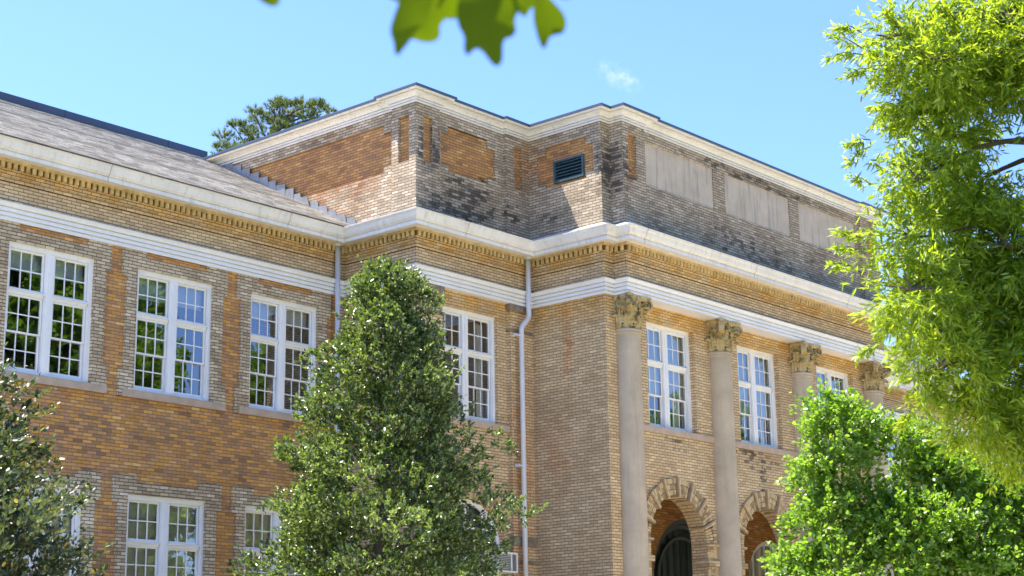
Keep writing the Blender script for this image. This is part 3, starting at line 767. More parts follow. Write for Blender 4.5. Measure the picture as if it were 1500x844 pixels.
# arched window on the pavilion behind the holly, with its air conditioner
f_ = arched_leaf(16.87, -d1+.33, 1.1, 3.25, 1.0, [(1.02, 1.14, .10)], 1.04, plain_mat('dim_glass', (.06, .07, .07), .08, .1, 1), M['white'], 'arched_window')
mb = BMB(); cx = 16.87; yy = -d1+.26
for x in (-.55, 0, .55): mb.box(cx+x-.03, cx+x+.03, yy, yy+.04, 1.0, 3.25+math.sqrt(1.03**2-x*x)-.01)
for z in (2.0, 2.8, 3.25, 3.75):
    h = 1.0 if z < 3.3 else math.sqrt(1.03**2-(z-3.25)**2)
    mb.box(cx-h, cx+h, yy-.005, yy+.035, z-.025, z+.025)
o = mb.build('muntins', [M['white']], parent=None); o.parent = f_
mb = BMB(); mb.box(15.92, 18.17, -d1-.03, -d1+.2, .86, 1.0); o = mb.build('sill', [M['stone']], parent=None); o.parent = f_
ac = empty('window_air_conditioner', (17.63, -d1-.1, 2.78))
tag(ac, 'white window air conditioner with louvred front in the arched window behind the holly tree', 'air conditioner')
mb = MB()
x0, x1, y0, y1, z0, z1 = -.34, .34, -.20, .40, 0, .44
for a in ((x0, x0+.035, z0, z1), (x1-.035, x1, z0, z1), (x0+.035, x1-.035, z0, z0+.035), (x0+.035, x1-.035, z1-.035, z1), (.12, .155, z0+.035, z1-.035)):
    mb.box(a[0], a[1], y0, y1, a[2], a[3])
mb.box(x0+.04, x1-.04, y0+.05, y1-.02, z0+.04, z1-.04)
mb.build('housing', [M['white']], ac)
mb = MB()
for k in range(9): mb.box(x0+.04, .115, y0+.012, y0+.045, z0+.055+k*.038, z0+.068+k*.038)
mb.box(.16, x1-.04, y0+.02, y0+.048, z0+.04, z1-.04)
mb.build('grille', [plain_mat('grille_grey', (.16, .16, .16), .5)], ac)
# ---- columns
CY = -4.545
def make_column():
    mb = MB(); zb, ztp = GZ+.6, 8.12
    prof = [(.44, zb), (.44, zb+.12), (.40, zb+.13), (.43, zb+.2), (.40, zb+.27), (.36, zb+.29)]
    for i in range(17):
        t = i/16; r = .342-.03*t**1.6; prof.append((r, zb+.3+(ztp-zb-.3)*t))
    mb.lathe((0, 0), prof, 48); shaft = mb.build('column', [M['column']], smooth=True)
    mb = MB(); z = ztp-.01
    mb.lathe((0, 0), [(.30, z), (.335, z), (.352, z+.02), (.352, z+.05), (.335, z+.07), (.36, z+.08), (.372, z+.10), (.36, z+.125), (.30, z+.13)], 48)
    nk = mb.build('necking', [M['column']], smooth=True); nk.parent = shaft
    # Corinthian capital
    mb = MB(); z0 = ztp+.12; H = 9.02-z0
    mb.lathe((0, 0), [(.29, z0), (.29, z0+.35*H), (.31, z0+.6*H), (.36, z0+.82*H), (.37, z0+.86*H)], 32)
    def acanthus(ang, r0, zb_, h, wd, curl):
        ca, sa = math.cos(ang), math.sin(ang); n = 9; m_ = 7
        P = []
        for i in range(n+1):
            t = i/n
            if t < .72: rr = r0+.03+.05*t; zz = zb_+h*t/.72*.86
            else:
                q = (t-.72)/.28*math.pi*1.05; rr = r0+.066+curl*(1-math.cos(q))*.5; zz = zb_+h*.86+h*.14*math.sin(q)
            wv = wd*(.62+.5*math.sin(math.pi*min(1, t*1.05)))*(1+.16*(-1)**i)
            if t > .9: wv *= .55
            for j in range(m_):
                s = (j/(m_-1)-.5)*2; bulge = .028*math.cos(s*math.pi*.5)+.012*math.cos(s*math.pi*3)
                R2 = rr+bulge; tt = s*wv
                P.append((ca*R2-sa*tt, sa*R2+ca*tt, zz-abs(s)*.02*h))
        o = len(mb.v); mb.v += P
        for i in range(n):
            for j in range(m_-1):
                a = o+i*m_+j; mb.f.append((a, a+1, a+m_+1, a+m_)); mb.m.append(0)
    for k in range(8): acanthus(2*math.pi*k/8, .285, z0-.005, .40*H, .115, .15)
    for k in range(8): acanthus(2*math.pi*(k+.5)/8, .29, z0+.16*H, .50*H, .11, .19)
    def spiral(c, ang, r0, turns, rad, sgn=1, z_=0):
        ca, sa = math.cos(ang), math.sin(ang); pts = []; rr = []
        n = int(20*turns)
        for i in range(n+1):
            t = i/n; a = -math.pi*.5*0+sgn*2*math.pi*turns*t; q = r0*(1-t)**.9+.008
            d = q*math.cos(a+math.pi/2); e = q*math.sin(a+math.pi/2)
            pts.append((c[0]+ca*d, c[1]+sa*d, c[2]+e)); rr.append(rad*(1-.45*t))
        mb.tube(pts, rr, 6)
    for k in range(4):
        an = math.pi/4+k*math.pi/2; c = (math.cos(an)*.47, math.sin(an)*.47, z0+.72*H)
        for w_ in (-.045, 0, .045):
            cc = (c[0]-math.sin(an)*w_, c[1]+math.cos(an)*w_, c[2]); spiral(cc, an, .14, 2.0, .03, -1)
        # stem rising to the volute
        st = [(math.cos(an)*r_, math.sin(an)*r_, z_) for r_, z_ in ((.33, z0+.40*H), (.36, z0+.58*H), (.40, z0+.74*H), (.45, z0+.845*H))]
        mb.tube(st, [.03, .04, .045, .045], 6)
        bn = k*math.pi/2
        for sg in (-1, 1):
            a2 = bn+sg*.26; c = (math.cos(a2)*.375, math.sin(a2)*.375, z0+.70*H); spiral(c, bn+math.pi/2, .07, 1.8, .018, sg)
        # fleuron
        c = Vector((math.cos(bn)*.385, math.sin(bn)*.385, z0+.90*H))
        for j in range(6):
            a3 = j*math.pi/3; tip = c+Vector((-math.sin(bn)*math.cos(a3)*.07, math.cos(bn)*math.cos(a3)*.07, math.sin(a3)*.07))
            mb.tube([c, tip], [.035, .02], 5)
    # abacus with concave sides
    out = []
    for k in range(4):
        a0 = math.pi/4+k*math.pi/2
        A_ = Vector((math.cos(a0-.05), math.sin(a0-.05)))*.60; A2 = Vector((math.cos(a0+.05), math.sin(a0+.05)))*.60
        B_ = Vector((math.cos(a0+math.pi/2-.05), math.sin(a0+math.pi/2-.05)))*.60
        md = Vector((math.cos(a0+math.pi/4), math.sin(a0+math.pi/4)))
        out.append(A_)
        for j in range(8):
            t = j/8; out.append(A2.lerp(B_, t)-md*(.07*math.sin(math.pi*t)))
    for (sc0, za), (sc1, zb2) in (((.93, .86), (.93, .90)), ((.93, .90), (1.0, .93)), ((1.0, .93), (1.0, 1.0))):
        n = len(out)
        for i in range(n):
            p, q = out[i], out[(i+1) % n]
            mb.quad((p.x*sc0, p.y*sc0, z0+za*H), (q.x*sc0, q.y*sc0, z0+za*H), (q.x*sc1, q.y*sc1, z0+zb2*H), (p.x*sc1, p.y*sc1, z0+zb2*H))
    mb.add([(p.x*.93, p.y*.93, z0+.86*H) for p in out], [tuple(range(len(out)))])
    mb.add([(p.x, p.y, z0+.998*H) for p in out], [tuple(range(len(out)))])
    cp = mb.build('capital', [M['capital']]); cp.parent = shaft
    return shaft
col0 = make_column(); ck = list(col0.children)
for i, x in enumerate((19.66, 23.37, 27.15, 30.88)):
    if i == 0: o = col0
    else:
        o = col0.copy(); COL.objects.link(o)
        for ch in ck: c = ch.copy(); COL.objects.link(c); c.parent = o
    o.parent = school; o.matrix_parent_inverse = Matrix.Translation((-CX, 0, -GZ)); o.location = (x, CY, 0)
# ---- downpipes
def downpipe(pts, r, brk):
    # round the bends
    out = [Vector(pts[0])]
    for i in range(1, len(pts)-1):
        a, b, c = Vector(pts[i-1]), Vector(pts[i]), Vector(pts[i+1]); q = .11
        p0 = b+(a-b).normalized()*q; p1 = b+(c-b).normalized()*q
        for t in (0, .25, .5, .75, 1): out.append((1-t)**2*p0+2*t*(1-t)*b+t*t*p1)
    out.append(Vector(pts[-1]))
    mb = BMB(); mb.tube(out, r, 14); dp = mb.build('downpipe', [M['pipe']], smooth=True)
    for (x, y, z, xw) in brk:
        m2 = BMB(); m2.tube([(x, y, z-.03), (x, y, z+.03)], r+.008, 14); m2.box(xw, x, y-.012, y+.012, z-.02, z+.02); m2.box(xw-.012, xw, y-.03, y+.10, z-.03, z+.03)
        o = m2.build('bracket', [M['pipe']], parent=None); o.parent = dp
    m3 = BMB(); m3.lathe((pts[0][0], pts[0][1]), [(r+.02, pts[0][2]-.07), (r+.025, pts[0][2])], 14); o = m3.build('outlet', [M['pipe']], parent=None); o.parent = dp
downpipe([(14.72, -.14, 10.20), (14.80, -.14, GZ)], .06, [(14.79, -.14, 7.6, 14.62), (14.80, -.14, 4.5, 14.62)])
downpipe([(18.66, -d1-.17, 10.20), (18.66, -d1-.17, 8.72), (18.38, -d1-.17, 8.46), (18.38, -d1-.17, GZ)], .06, [(18.38, -d1-.17, 8.26, 18.20), (18.38, -d1-.17, 5.22, 18.20), (18.38, -d1-.17, 2.2, 18.20)])
# ------------------------------------------------------------------ ground
def ground():
    mt, nt, b = newmat('lawn'); g = NG(nt); geo = g.n('ShaderNodeNewGeometry')
    c = g.ramp(g.noise(geo.outputs['Position'], .4, 6, .7), [(.3, (.14, .16, .06)), (.6, (.20, .21, .09)), (.8, (.27, .25, .14))])
    g.l(c, b.inputs['Base Color']); b.inputs['Roughness'].default_value = .95
    mb = MB(); mb.quad((-2500, -2500, GZ), (2500, -2500, GZ), (2500, 2500, GZ), (-2500, 2500, GZ)); o = mb.build('ground', [mt]); tag(o, kind='structure')
    mb = MB(); mb.box(-60, 110, -21, -7.0, GZ-.1, GZ+.06); mb.box(22.6, 27.9, -60, -20.9, GZ-.1, GZ+.055); o = mb.build('path', [plain_mat('bounce_paving', (.62, .54, .42), .9, .08, .8, bump=.2)]); tag(o, kind='structure')  # unseen paving, widened and brightened to bounce warm light onto the facade
ground()
# ------------------------------------------------------------------ foliage
rng = np.random.default_rng(11)
def unit(a): return a/np.maximum(1e-9, np.linalg.norm(a, axis=1, keepdims=True))
LT = {'holly': (np.array([(0, 0, 0), (.3, .46, .12), (.72, .40, .12), (1, 0, .02), (.72, -.40, .12), (.3, -.46, .12)]), [(0, 1, 2, 3), (0, 3, 4, 5)]),
      'willow': (np.array([(0, 0, 0), (.35, .5, .05), (.7, .38, -.02), (1, 0, -.12), (.7, -.38, -.02), (.35, -.5, .05)]), [(0, 1, 2, 3), (0, 3, 4, 5)]),
      'needle': (np.array([(0, .5, 0), (1, 0, -.03), (0, -.5, 0)]), [(0, 1, 2)])}
def leaves(name, kind, base, axis, nrm, length, width, mat, parent):
    T, F = LT[kind]; N = len(base); k = len(T)
    axis = unit(axis); side = unit(np.cross(nrm, axis)); nn = np.cross(axis, side)
    L = length[:, None, None]; W = width[:, None, None]
    V = base[:, None, :]+axis[:, None, :]*T[None, :, 0:1]*L+side[:, None, :]*T[None, :, 1:2]*W+nn[:, None, :]*T[None, :, 2:3]*W
    V = V.reshape(-1, 3); fs = len(F[0]); nf = len(F)
    idx = (np.arange(N)[:, None, None]*k+np.array(F)[None]).reshape(-1)
    me = bpy.data.meshes.new(name); me.vertices.add(len(V)); me.vertices.foreach_set('co', V.astype(np.float32).ravel())
    me.loops.add(len(idx)); me.loops.foreach_set('vertex_index', idx.astype(np.int32))
    me.polygons.add(N*nf); me.polygons.foreach_set('loop_start', (np.arange(N*nf)*fs).astype(np.int32))
    me.update(calc_edges=True); me.materials.append(mat)
    o = bpy.data.objects.new(name, me); COL.objects.link(o); o.parent = parent
    return o
def gapn(P, k, seed):
    r = np.random.default_rng(seed); s = 0
    for i in range(5):
        d = unit(r.normal(size=(1, 3)))[0]*k*(1+.7*i); s = s+np.sin(P@d+r.uniform(0, 6.28))/(1+.35*i)
    return s
def shoots_to_leaves(P, D, SL, per, L, W, up=.3, spread=.9, flat=1.0, droop=0.0, whorl=False):
    n = len(P); i = np.repeat(np.arange(n), per); N = len(i)
    t = rng.random(N)**.8
    base = P[i]+D[i]*(SL[i]*t)[:, None]+rng.normal(size=(N, 3))*.012
    ax = D[i]*.75+rng.normal(size=(N, 3))*spread*.6; ax[:, 2] += up*.4-droop
    nr = rng.normal(size=(N, 3))*.55; nr[:, 2] += flat
    ln = L*rng.uniform(.65, 1.15, N)
    return base, unit(ax), unit(nr), ln, W*ln/L*rng.uniform(.85, 1.15, N)
def limb(mb, a, b, r0, r1, n=7, bend=.12, seed=0):
    rr = random.Random(seed); a = Vector(a); b = Vector(b); L = (b-a).length; pts = []; rad = []
    off = Vector((rr.uniform(-1, 1), rr.uniform(-1, 1), rr.uniform(-.2, .8)))*L*bend
    for i in range(n+1):
        t = i/n; pts.append(a.lerp(b, t)+off*math.sin(math.pi*t)+Vector((rr.uniform(-1, 1), rr.uniform(-1, 1), 0))*L*.012); rad.append(r0+(r1-r0)*t)
    mb.tube(pts, rad, 7); return pts
# --- conical hollies
def cone_tree(name, base, prof, nshoot, per, L, W, mat, label, cat='tree', group=None, seed=1, lumps=1.0, sl=(.10, .28)):
    """prof: list of (z, radius)"""
    r = np.random.default_rng(seed); root = empty(name, base)
    if label: tag(root, label, cat, group)
    zs = np.array([p[0] for p in prof]); rs = np.array([p[1] for p in prof])
    w_ = rs+.15; c = np.cumsum((w_[1:]+w_[:-1])/2*np.diff(zs)); c = np.concatenate([[0], c])/c[-1]
    z = np.interp(r.random(nshoot), c, zs); a = r.random(nshoot)*2*np.pi
    R = np.interp(z, zs, rs)
    # branch bumps: sectors of boughs
    bump = 1+lumps*(.10*np.sin(3*a+z*1.9)+.09*np.sin(5*a-z*3.1+1)+.08*np.sin(z*7.0+2*a)+.06*np.sin(9*a+z*5))
    depth = r.random(nshoot)**.45
    R2 = R*bump*(.30+.72*depth)
    P = np.stack([R2*np.cos(a), R2*np.sin(a), z], 1)
    g_ = gapn(P, 3.4, seed); keep = (g_ > -.75) | (r.random(nshoot) < .12); P = P[keep]; a = a[keep]
    D = np.stack([np.cos(a), np.sin(a), np.full(len(a), .75)], 1)+r.normal(size=(len(a), 3))*.45; D = unit(D)
    SL = r.uniform(*sl, len(a))
    far = r.random(len(a)) < .03; SL[far] *= 1.6
    b_, ax, nr, ln, wd = shoots_to_leaves(P, D, SL, per, L, W, up=.4, spread=.9, flat=.7)
    leaves('crown', 'holly', b_, ax, nr, ln, wd, mat, root)
    mb = MB(); H = zs[-1]
    limb(mb, (0, 0, 0), (0, 0, H*.93), .13+.012*H, .015, 12, .01, seed)
    for k in range(46):
        zz = zs[0]*.8+(H-zs[0])*(k/46)**.9; an = k*2.4; rr2 = np.interp(zz+.3, zs, rs)*.85
        limb(mb, (0, 0, zz), (math.cos(an)*rr2, math.sin(an)*rr2, zz+.35*rr2), .035, .006, 5, .05, k)
    mb.build('trunk', [M['bark']], root)
    return root
hol = leaf_mat('holly_leaf', [(0, (.014, .032, .010)), (.4, (.034, .068, .018)), (.65, (.085, .145, .032)), (.85, (.21, .29, .075)), (1, (.38, .44, .13))], .22, (.3, .42, .05), .36, .9)
hol2 = leaf_mat('dark_holly_leaf', [(0, (.012, .022, .012)), (.5, (.022, .040, .018)), (.84, (.045, .075, .022)), (.95, (.16, .18, .05)), (1, (.42, .26, .03))], .12, (.3, .42, .05), .42, .6)
HB = (10.36, -6.16, GZ)
prof = [(.4, .9), (1.0, 1.7), (3.6, 1.96), (4.7, 1.90), (5.4, 1.70), (6.04, 1.45), (6.4, 1.24), (6.9, 1.18), (7.4, 1.08), (7.9, .90), (8.36, .76), (8.75, .66), (9.0, .52), (9.2, .34), (9.32, .1)]
cone_tree('holly_tree', HB, prof, 15500, 15, .076, .042, hol, 'tall conical holly tree with glossy leaves standing before the corner pavilion', seed=3, lumps=1.7, sl=(.08, .27))
LB = (-1.62, -11.0, GZ)
prof2 = [(.2, .8), (1.0, 1.6), (2.4, 1.75), (3.4, 1.62), (4.1, 1.36), (4.7, 1.0), (5.1, .6), (5.35, .1)]
cone_tree('holly_tree', LB, prof2, 12000, 14, .070, .036, hol2, 'dark small-leaved holly cut off by the left edge of the photo', seed=5, lumps=2.2, sl=(.15, .45))
# --- blob crowns
def blob_tree(name, base, blobs, per_area, per, kind, L, W, mat, label, bark, trunk_pts, seed=1, sl=(.1, .3), up=.3, droop=0., flat=1., gap=-1.0, gk=3.0, sprigs=(), group=None, tr=.14):
    r = np.random.default_rng(seed); root = empty(name, base); base = np.array(base, float)
    if label: tag(root, label, 'tree', group)
    PP = []; DD = []
    for (c, rad) in blobs:
        c = np.array(c)-base; rad = np.array(rad if hasattr(rad, '__len__') else (rad,)*3); n = int(per_area*float(np.mean(rad))**2)
        d = unit(r.normal(size=(n, 3))); q = .35+.67*r.random(n)**.5
        lum = 1+.13*np.sin(d@np.array([5., 3, 4])+seed)+.10*np.sin(d@np.array([-7., 6, 9]))
        PP.append(c+d*rad*(q*lum)[:, None]); DD.append(d+np.array([0, 0, .25-droop])+r.normal(size=(n, 3))*.5)
    P = np.concatenate(PP); D = unit(np.concatenate(DD))
    keep = (gapn(P, gk, seed) > gap) | (r.random(len(P)) < .12); P = P[keep]; D = D[keep]
    SL = r.uniform(*sl, len(P))
    mb = MB()
    if len(sprigs):
        ep = []; ed = []
        for (p0, p1) in sprigs:
            p0 = np.array(p0)-base; p1 = np.array(p1)-base
            mb.tube([p0, (p0+p1)/2+np.array([0, 0, .03]), p1], [.006, .004, .002], 5)
            for t in np.linspace(.15, 1, 5): ep.append(p0+(p1-p0)*t*.8); ed.append(p1-p0)
        ep = np.array(ep); ed = unit(np.array(ed)); P = np.concatenate([P, ep]); D = np.concatenate([D, ed]); SL = np.concatenate([SL, np.full(len(ep), .08)])
    b_, ax, nr, ln, wd = shoots_to_leaves(P, D, SL, per, L, W, up=up, spread=.9, flat=flat, droop=droop)
    leaves('crown', kind, b_, ax, nr, ln, wd, mat, root)
    tp = [np.array(q)-base for q in trunk_pts]
    mb.tube(tp, [tr*(1-.75*i/(len(tp)-1)) for i in range(len(tp))], 10)
    for i, (c, rad) in enumerate(blobs):
        c = np.array(c)-base; d = [np.linalg.norm(c-t) if t[2] < c[2]+.3 else 99 for t in tp]; j = int(np.argmin(d))
        limb(mb, tp[j], c, tr*.24, tr*.05, 10, .20, i+seed)
        rm = float(np.mean(rad))
        for k in range(7):
            e = unit(r.normal(size=(1, 3)))[0]; e[2] = abs(e[2])*.6; limb(mb, c, c+e*rm*.85, tr*.07, .004, 4, .1, k+i*9)
    mb.build('trunk', [bark], root)
    return root
# willow oak on the right
D0 = 13.0
wb = []
for (u, v, rp, dd) in [(1335, 95, 70, 0), (1268, 62, 34, .1), (1300, 150, 42, .2), (1400, 75, 85, .3), (1490, 50, 95, 0), (1335, 205, 62, .2), (1390, 165, 60, .6), (1440, 135, 45, .2), (1505, 150, 38, .3),
                       (1312, 268, 48, 0), (1370, 300, 55, .4), (1305, 355, 52, .0), (1372, 385, 80, .2), (1300, 430, 55, -.2), (1445, 370, 70, 0), (1505, 400, 95, .2), (1400, 330, 40, .3),
                       (1350, 470, 75, .1), (1440, 480, 90, .4), (1345, 545, 55, -.2), (1410, 560, 72, 0), (1490, 560, 90, .1), (1400, 630, 42, -.1), (1450, 640, 50, .1), (1505, 640, 55, 0),
                       (1580, 100, 120, 0), (1600, 320, 130, .3), (1590, 520, 130, .2), (1690, 20, 130, .3), (1710, 230, 130, .8), (1700, 450, 130, .5), (1830, 120, 130, .4), (1840, 340, 130, .6), (1790, 560, 110, .4), (1600, -90, 120, .3), (1740, -110, 120, .4)]:
    wb.append((ray(u+36, v-6, D0+dd*1.5), (rp*.9/188.,)*3))
wil = leaf_mat('willow_oak_leaf', [(0, (.04, .095, .009)), (.5, (.095, .185, .013)), (.8, (.20, .30, .022)), (1, (.38, .44, .08))], .49, (.46, .55, .018), .40, .6)
tb = ray(2050, 700, 14.5); tb[2] = GZ
sprg = []
for (a, b) in (((1262, 70), (1216, 52)), ((1264, 80), (1210, 84)), ((1275, 205), (1243, 212)), ((1275, 215), (1246, 236)), ((1270, 355), (1226, 338)), ((1268, 372), (1224, 362)), ((1262, 400), (1220, 385)), ((1280, 100), (1240, 112)), ((1400, 30), (1375, 8)), ((1320, 50), (1300, 22)), ((1262, 48), (1232, 40)), ((1275, 270), (1250, 262)), ((1290, 500), (1262, 520)), ((1340, 600), (1318, 622))):
    p0 = ray(*a, D0); p1 = ray(*b, D0-.1); sprg.append((p0, p1))
blob_tree('willow_oak', tuple(tb), wb, 2700, 16, 'willow', .085, .0165, wil, 'large willow oak with long narrow lime leaves filling the right edge', M['bark'],
          [tb, ray(2000, 500, 14.3), ray(1900, 350, 14.0), ray(1760, 240, 13.7), ray(1600, 120, 13.4), ray(1480, 20, 13.2)], seed=4, sl=(.1, .3), up=.0, droop=.22, flat=.6, gap=-.95, gk=6.0, sprigs=sprg, tr=.17)
# maple-like tree below it
D1 = 18.0
mbk = []
for (u, v, rp, dd) in [(1225, 640, 48, 0), (1212, 605, 34, .1), (1250, 628, 38, .2), (1222, 690, 46, .0), (1195, 665, 28, -.1), (1256, 672, 26, .2), (1190, 715, 22, 0),
                       (1322, 632, 16, .4), (1330, 645, 34, .2), (1338, 708, 34, .3), (1372, 668, 40, .4), (1385, 700, 52, .1), (1440, 715, 52, .3), (1500, 725, 55, .2),
                       (1280, 745, 55, 0), (1215, 765, 48, -.2), (1182, 785, 38, -.3), (1165, 820, 30, -.3), (1340, 770, 70, -.2), (1420, 780, 70, 0), (1500, 790, 75, .1),
                       (1230, 835, 65, -.3), (1320, 850, 80, -.3), (1420, 860, 80, -.2), (1520, 860, 80, 0), (1180, 850, 42, -.2), (1200, 920, 60, 0), (1320, 930, 90, 0), (1450, 940, 90, 0), (1580, 780, 90, .2)]:
    mbk.append((ray(u, v, D1+dd*1.6), (rp/136., rp/136., rp/136.*.62)))
mpl = leaf_mat('maple_leaf', [(0, (.05, .12, .012)), (.5, (.09, .185, .018)), (.8, (.17, .28, .035)), (1, (.34, .42, .12))], .42, (.30, .50, .02), .36, .8)
tb2 = ray(1330, 1000, 18.2); tb2[2] = GZ
blob_tree('young_maple', tuple(tb2), mbk, 3600, 9, 'holly', .052, .040, mpl, 'bright green broadleaf tree below the willow oak, in front of the portico', M['barkgrey'],
          [tb2, ray(1325, 900, 18.2), ray(1310, 820, 18.2), ray(1280, 740, 18.1), ray(1240, 660, 18.1)], seed=9, sl=(.08, .24), up=.2, flat=.8, gap=-.45, gk=6.0, tr=.06)
# pine behind the roof
def pine():
    r = np.random.default_rng(21); c0 = np.array((33.9, 25.0, GZ)); root = empty('pine_tree', tuple(c0))
    tag(root, 'distant pine crown rising behind the roof parapet', 'tree')
    def at(u, v, y):
        d = FW*FPX+RT*(u-750)-UP*(v-422); t = (y-CAM[1])/d[1]; return CAM+t*d
    cl = [(328, 205, .42), (345, 188, .34), (362, 196, .45), (322, 218, .3), (372, 168, .32), (382, 180, .5), (402, 160, .42), (418, 158, .38), (400, 178, .6), (430, 172, .5), (446, 160, .42), (462, 158, .32), (474, 163, .26), (452, 175, .5),
          (350, 225, .6), (380, 210, .8), (420, 200, .8), (460, 195, .8), (335, 240, .8), (380, 250, 1.2), (440, 240, 1.2), (400, 290, 1.5), (410, 152, .2), (356, 186, .2), (436, 154, .2), (468, 152, .2), (484, 166, .2)]
    P = []; D = []
    for (u, v, rad) in cl:
        rad *= 1.0; c = at(u, v, 25+r.uniform(-1.2, 1.2))-c0; n = int(150*rad**2)+14
        d = unit(r.normal(size=(n, 3))); d[:, 2] = np.abs(d[:, 2])*.8; d = unit(d); P.append(c+d*rad*(r.random(n)**.5)[:, None]); D.append(d+np.array([0, 0, .6]))
    P = np.concatenate(P); D = unit(np.concatenate(D)); per = 34; i = np.repeat(np.arange(len(P)), per); N = len(i)
    ax = unit(D[i]*.9+r.normal(size=(N, 3))*.6); nr = unit(r.normal(size=(N, 3)))
    leaves('crown', 'needle', P[i]+D[i]*(r.random(N)*.12)[:, None], ax, nr, r.uniform(.13, .24, N), np.full(N, .016), leaf_mat('pine_needle', [(0, (.03, .055, .02)), (.6, (.065, .10, .03)), (1, (.14, .17, .06))], .25, (.3, .4, .08), .5, .4), root)
    mb = MB(); H = 26.0
    limb(mb, (0, 0, 0), (.4, 0, H-.3), .34, .05, 14, .01, 2)
    for k, (u, v, rad) in enumerate(cl):
        c = at(u, v, 25)-c0; limb(mb, (.35, 0, max(12., c[2]-1.6)), tuple(c), .07, .02, 5, .06, k)
    mb.build('trunk', [M['bark']], root)
pine()
# dark magnolia by the far wing
cone_tree('dark_evergreen', (38.5, -3.2, GZ), [(.3, 1.0), (2, 2.2), (5, 2.2), (7.4, 1.6), (8.6, .9), (9.2, .1)], 2400, 9, .12, .06, hol2, 'dark evergreen almost hidden between the two bright trees by the far wing', seed=8)
# shade trees across the lawn (behind the camera; seen mirrored in the glass)
far_leaf = leaf_mat('shade_tree_leaf', [(0, (.08, .16, .02)), (.5, (.14, .25, .03)), (1, (.24, .36, .05))], .3, (.3, .5, .05), .5, .4)
def shade_proto(pos):
    r = np.random.default_rng(31); bl = []
    for k in range(40):
        d = unit(r.normal(size=(1, 3)))[0]; bl.append(((pos[0]+d[0]*3.6, pos[1]+d[1]*3.6, GZ+12+d[2]*8.0), r.uniform(1.5, 2.6)))
    return blob_tree('shade_tree', pos, bl, 100, 9, 'holly', .30, .19, far_leaf, None, M['bark'], [pos, (pos[0], pos[1], GZ+3), (pos[0]+.2, pos[1], GZ+9), (pos[0], pos[1]+.2, GZ+18)], seed=13, sl=(.2, .5), gap=-1.0, gk=1.2, tr=.3)
sp0 = [(17, -33), (25, -29), (33, -35), (41, -30), (50, -34), (58, -29), (67, -34), (78, -30)]
st0 = shade_proto((sp0[0][0], sp0[0][1], GZ)); sk = list(st0.children)
names = ['nearest', 'second', 'third', 'fourth', 'fifth', 'sixth', 'seventh', 'farthest']
for i, (x, y) in enumerate(sp0):
    if i == 0: o = st0
    else:
        o = st0.copy(); COL.objects.link(o)
        for ch in sk: c = ch.copy(); COL.objects.link(c); c.parent = o
        o.location = (x, y, GZ); o.rotation_euler = (0, 0, i*1.3); s = (1, 1.05, .95, .85, .72, .76, .70, .78)[i]; o.scale = (s, s, s)
    tag(o, 'round-crowned shade tree across the lawn, seen only as a green reflection in the windows', 'tree', 'shade trees mirrored in the window glass')
